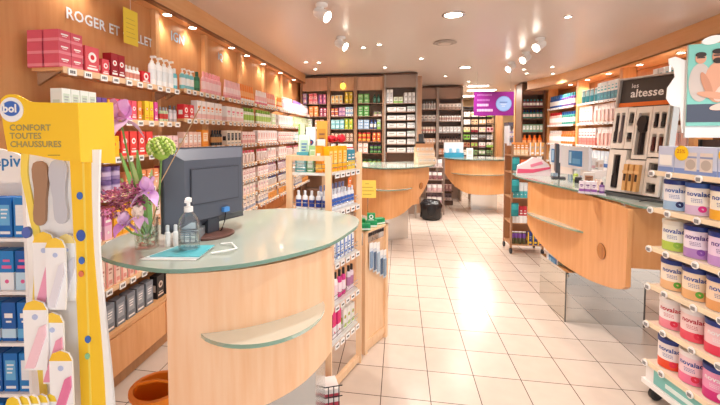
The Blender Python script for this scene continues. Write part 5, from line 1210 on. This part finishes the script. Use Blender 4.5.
# ------------------------------------------------------------------ insole totem (left foreground)
rtv = Vector((math.cos(math.atan(61.5/384)), math.sin(math.atan(61.5/384)), 0)); fwv = Vector((-rtv.y, rtv.x, 0)); ya = math.atan(61.5/384)
def LD(l, D): p = rtv*l+fwv*D; return (p.x, p.y)
K = 1.2/384
def X_(u): return (u-338)*K+.95        # picture column -> metres from the totem's left base corner
def Z_(v): return Hc-(v-134)*K
bx, by = LD(-.972, 1.243)
root = empty('insole_totem', (bx, by, 0), ya, 'tall yellow and white floor display of insoles at the left edge', 'display stand')
YL = M('#f9c92f', .4); YL2 = M('#f7dc62', .4); WT_ = M('#f7f6f4', .4); BLU = M('#3f6fc0', .35)
def pl(name, uv, y0, y1, mat, label=None, side=None):
    o = MB().plate([(X_(u), Z_(v)) for u, v in uv], y0, y1, mat, None, side).obj(name, root)
    if label: o['label'] = label
    return o
# header (front and returning side)
X0_ = X_
X_ = lambda u: X0_(u)+.030
hp = dens([(3, 110), (3, 101), (8, 96), (16, 95), (24, 98), (32, 102), (50, 103), (79, 103)], 3)
hf = pl('header_front', hp+[(80, 162), (60, 160), (35, 155), (8, 151), (5, 130)], -.055, -.045, YL, None)
MB().add([(X_(79), -.05, Z_(103)), (X_(79)+.045, .055, Z_(100)), (X_(80)+.045, .055, Z_(166)), (X_(80), -.05, Z_(162)),
          (X_(79)-.008, -.05, Z_(103)), (X_(79)+.037, .055, Z_(100)), (X_(80)+.037, .055, Z_(166)), (X_(80)-.008, -.05, Z_(162))],
         [(0, 3, 2, 1), (4, 5, 6, 7), (0, 1, 5, 4), (3, 7, 6, 2), (1, 2, 6, 5), (0, 4, 7, 3)], YL).obj('header_side', root)
lg = [(X_(14)+.036*math.cos(a)*(1.0), Z_(110)+.036*math.sin(a)*1.05) for a in [2*PI*k/28 for k in range(28)]]
m = MB().plate(lg, -.058, -.0555, WT_); lg2 = [(X_(14)+.026*math.cos(a), Z_(109)+.023*math.sin(a)) for a in [2*PI*k/28 for k in range(28)]]
m.plate(lg2, -.0605, -.058, BLU); text_mb(m, 'bol', .034, WT_, X_(14)-.024, -.0612, Z_(109)-.011, None, .0012); m.obj('logo_badge', hf)
m = MB(); GT = M('#b59a3c', .5)
for i, tx in enumerate(('CONFORT', 'TOUTES', 'CHAUSSURES')): text_mb(m, tx, .0265, M('#a6975e', .5), X_(11), -.0565, Z_(130.5+8.2*i), None, .0006)
m.box(X_(48), X_(60), -.0562, -.0555, Z_(155.5), Z_(154.5), GT); m.obj('lettering', hf)
X_ = lambda u: X0_(u)+.004
# body panels
wavyL = dens([(20, 150), (18, 175), (22, 200), (26, 225), (30, 250), (27, 290), (24, 330), (28, 380), (30, 430), (26, 520), (26, 640)], 3)
wavyR = dens([(70, 640), (74, 520), (75, 430), (76, 380), (75, 330), (74, 280), (72, 230), (69, 180), (68, 150)], 3)
pl('body_panel', wavyL+wavyR, -.01, .0, M('#eceae8', .4))
pl('yellow_border', wavyL+[(u+7, v) for u, v in wavyL[::-1]], -.016, -.0105, YL2)
stripR = dens([(92, 150), (91, 200), (92, 260), (96, 330), (99, 400), (100, 480), (98, 560), (98, 648)], 3)
whiteR = [(u+7+2*math.sin(v/60), v) for u, v in stripR]
yc = pl('yellow_column', [(70, 150)]+stripR+[(75, 648), (74, 400), (73, 330), (72, 260), (71, 200)], -.022, -.012, YL)
pl('white_edge', stripR+whiteR[::-1], -.018, -.008, WT_)
pl('fold_line', [(83, 162), (85, 162), (86, 648), (84, 648)], -.0235, -.0222, YL2)
MB().box(X_(24), X_(92), .0, .10, 0, .06, WT_).box(X_(30), X_(70), .001, .07, .06, 1.45, WT_).obj('carcass', root)
for (u, v, r, c) in ((80, 197, 3, '#3f6fc0'), (80, 238, 4.5, '#3f5fb0'), (80, 264, 3, '#3f6fc0'), (79, 278, 2.5, '#e07a5a'), (84, 347, 3, '#3f6fc0'), (83, 365, 2.5, '#8fc99a'), (24, 235, 4.5, '#5a6fb8')):
    MB().plate([(X_(u)+r*K*math.cos(a), Z_(v)+r*K*1.3*math.sin(a)) for a in [2*PI*k/18 for k in range(18)]], -.0265, -.0238 if u > 30 else -.0162, M(c, .4)).obj('round_badge', yc)
def insole(u0, v0, v1, wpx, mat, nm, label, flip=1):
    h = v1-v0; pts = []
    prof = [(0, .25), (.03, .7), (.12, .98), (.25, 1), (.42, .82), (.6, .72), (.8, .78), (.93, .72), (.98, .45), (1, .2)]
    for t_, w_ in prof: pts.append((u0+wpx/2*w_+flip*1.2*math.sin(t_*5), v0+h*t_))
    for t_, w_ in prof[::-1]: pts.append((u0-wpx/2*w_+flip*1.2*math.sin(t_*5), v0+h*t_))
    m = MB().plate([(X_(u), Z_(v)) for u, v in pts], -.022, -.0108, mat)
    o = m.obj(nm, None, (bx, by, 0), ya); tag(o, label, 'insole')
insole(38, 162, 228, 16, M('#a98366', .6), 'shoe_insole', 'brown cork shoe insole mounted on the yellow totem')
insole(58, 160, 226, 18, M('#c6c6cc', .6), 'shoe_insole', 'light grey shoe insole mounted on the yellow totem', -1)
def tpack(u0, u1, v0, v1, y, label, slant=6, low='#f6c3d0', head='#f9cf4a', name='insole_pack'):
    w_ = (u1-u0)*K; h = (v1-v0)*K; t = empty(name, LD(-.972+X_(u0), 1.243+y) + (Z_(v1),), ya, label, 'pack')
    P = [(0, 0), (w_*.92, 0), (w_, h*.3), (w_, h*.86), (w_*.85, h*.96), (w_*.5, h), (w_*.15, h*.96), (0, h*.86)]
    cd = MB().plate(P, -.006, 0, WT_).obj('card', t)
    MB().plate([(0, h*.86), (w_, h*.86), (w_*.85, h*.96), (w_*.5, h), (w_*.15, h*.96)], -.0068, -.006, M(head, .4)).obj('yellow_header', cd)
    m = MB().plate([(w_*.05, h*.04), (w_*.45, h*.04), (w_*.95, h*.5), (w_*.95, h*.66), (w_*.7, h*.62)], -.012, -.006, M(low, .3)); m.obj('blister', cd)
    m = MB().plate([(w_*.5+w_*.12*math.cos(a), h*.76+w_*.12*math.sin(a)) for a in [2*PI*k/14 for k in range(14)]], -.0075, -.0061, M('#b9c6e6')); m.obj('round_print', cd)
    return t
tpack(33, 55, 233, 314, -.030, 'white insole pack with pink window, upper left of the totem hooks', low='#f0a7c4')
tpack(49, 69, 238, 312, -.044, 'white insole pack, upper middle of the totem hooks', low='#e6e3ea')
tpack(56, 74, 236, 306, -.020, 'white insole pack half hidden behind the upper middle one', low='#dcdbe4', head='#f3dc8e')
tpack(28, 52, 300, 372, -.058, 'pale pink insole pack in the middle left of the totem', low='#f7cfd8')
tpack(44, 66, 314, 388, -.050, 'rosy insole pack in the middle row of the totem', low='#ee9fb8')
tpack(55, 78, 350, 425, -.068, 'pink insole pack with yellow round top, lower right of the totem', low='#e77fa6', head='#f7c63a')
for i in range(5):
    tpack(24+i*6, 38+i*6, 386+i*2, 450, -.070-.012*(4-i), 'narrow yellow and white pack in the bottom fan of the totem' if False else f'narrow yellow topped pack, {["first", "second", "third", "fourth", "fifth"][i]} from the left at the bottom of the totem', low='#5b6fa8', head='#f3cf3a')

# ------------------------------------------------------------------ blue care display at the very left
K2 = 1.42/384
b2 = LD((-60-338)*K2, 1.42)
def X2(u): return (u+60)*K2
def Z2(v): return Hc-(v-134)*K2
root = empty('brace_display', (b2[0], b2[1], 0), ya, 'white and blue floor display of braces behind the yellow totem', 'display stand')
MB().plate([(X2(u), Z2(v)) for u, v in dens([(-60, 150), (-20, 146), (0, 148), (14, 151), (24, 155)], 4)+[(26, 182), (-60, 182)]], -.02, -.008, WT_).obj('header', root)
text_mb(MB(), 'epiv', .062, M('#2f7fc0', .4), X2(-3), -.0205, Z2(166), None, .001).obj('lettering', root)
MB().box(0, X2(28), .14, .16, 0, Z2(160), WT_).box(0, X2(28), -.02, .16, 0, .08, WT_).box(X2(28)-.012, X2(28), -.02, .14, .08, Z2(185), WT_).obj('carcass', root)
lv = [238, 292, 345, 398, 450]
for v in lv: MB().box(.0, X2(28)-.012, -.02, .14, Z2(v)-.012, Z2(v), WT_).obj('shelf_board', root)
for j, v in enumerate(lv):
    for i in range(5):
        u = -52+i*16; w_ = 14*K2; x = X2(u)+w_/2
        p = LD((-60-338)*K2+x, 1.42+.02)
        put('brace_box', 'box', f'blue and white brace box on the {["top", "second", "third", "fourth", "lowest"][j]} tier of the white display', f'brace boxes, {["top", "second", "third", "fourth", "lowest"][j]} tier', 'carton',
            sp(w_, .05, 40*K2, ['#1f74c4', '#2a86cf', '#1b62b0'][(i+j) % 3], ['panel', 'split', 'band'][(j) % 3], ['#6db7e6', '#eef4f9', '#bfe0f4'][(j+i) % 3], ['#f2f6fa', '#e36aa0', WH][j % 3]), (p[0], p[1], Z2(v)+.0005), ya)
# slate packs hanging from the left base cabinet edge, and an orange basket
for i, y in enumerate((1.80, 1.88, 1.96)):
    put('stocking_pack', 'pack', f'{["first", "second", "third"][i]} grey hanging pack under the left cabinet edge, right of the totem', 'hanging stocking packs', 'bagpack', sp(.075, .03, .26, '#b9c3d4', 'x', '#8a9ac0', '#e9ecf2'), (-1.70, y, .0), PI/2)
root = empty('orange_basket', LD((152-338)/384*1.62, 1.62)+(0,), .2, 'bright orange plastic basket on the floor left of the near counter', 'basket')
m = MB(); R0, R1 = .075, .10; Hb = .50
m.lathe([(R0, 0), (R1, Hb), (R1+.012, Hb+.005), (R1+.012, Hb+.02), (R1-.006, Hb+.02), (R1-.008, Hb-.02), (R0-.006, .01), (1e-4, .01)], M('#f58a1e', .4), 24, cap=False); m.obj('basket_body', root)
MB().tube([(-.10, 0, Hb), (-.08, 0, Hb+.03), (0, 0, Hb+.045), (.08, 0, Hb+.03), (.10, 0, Hb)], .007, M('#f58a1e', .4)).obj('handle', root)

# ------------------------------------------------------------------ light
w = bpy.data.worlds.new('sky'); SC.world = w; w.use_nodes = True
bgn = w.node_tree.nodes['Background']; bgn.inputs[0].default_value = (.96, .98, 1, 1); bgn.inputs[1].default_value = 1.2
def portal(name, loc, rot, sx, sy):
    l = bpy.data.lights.new(name, 'AREA'); l.shape = 'RECTANGLE'; l.size = sx; l.size_y = sy; l.cycles.is_portal = True
    o = bpy.data.objects.new(name, l); COL.objects.link(o); o.location = loc; o.rotation_euler = rot
portal('window_portal', (1.2, -2.2, 1.3), (-PI/2, 0, PI), 6.2, 2.6)
portal('window_portal', (4.36, .7, 1.3), (PI/2, 0, PI/2), 5.7, 2.6)
SC.view_settings.exposure = EXPO
print('products', NOBJ[0], 'objects', len(bpy.data.objects))
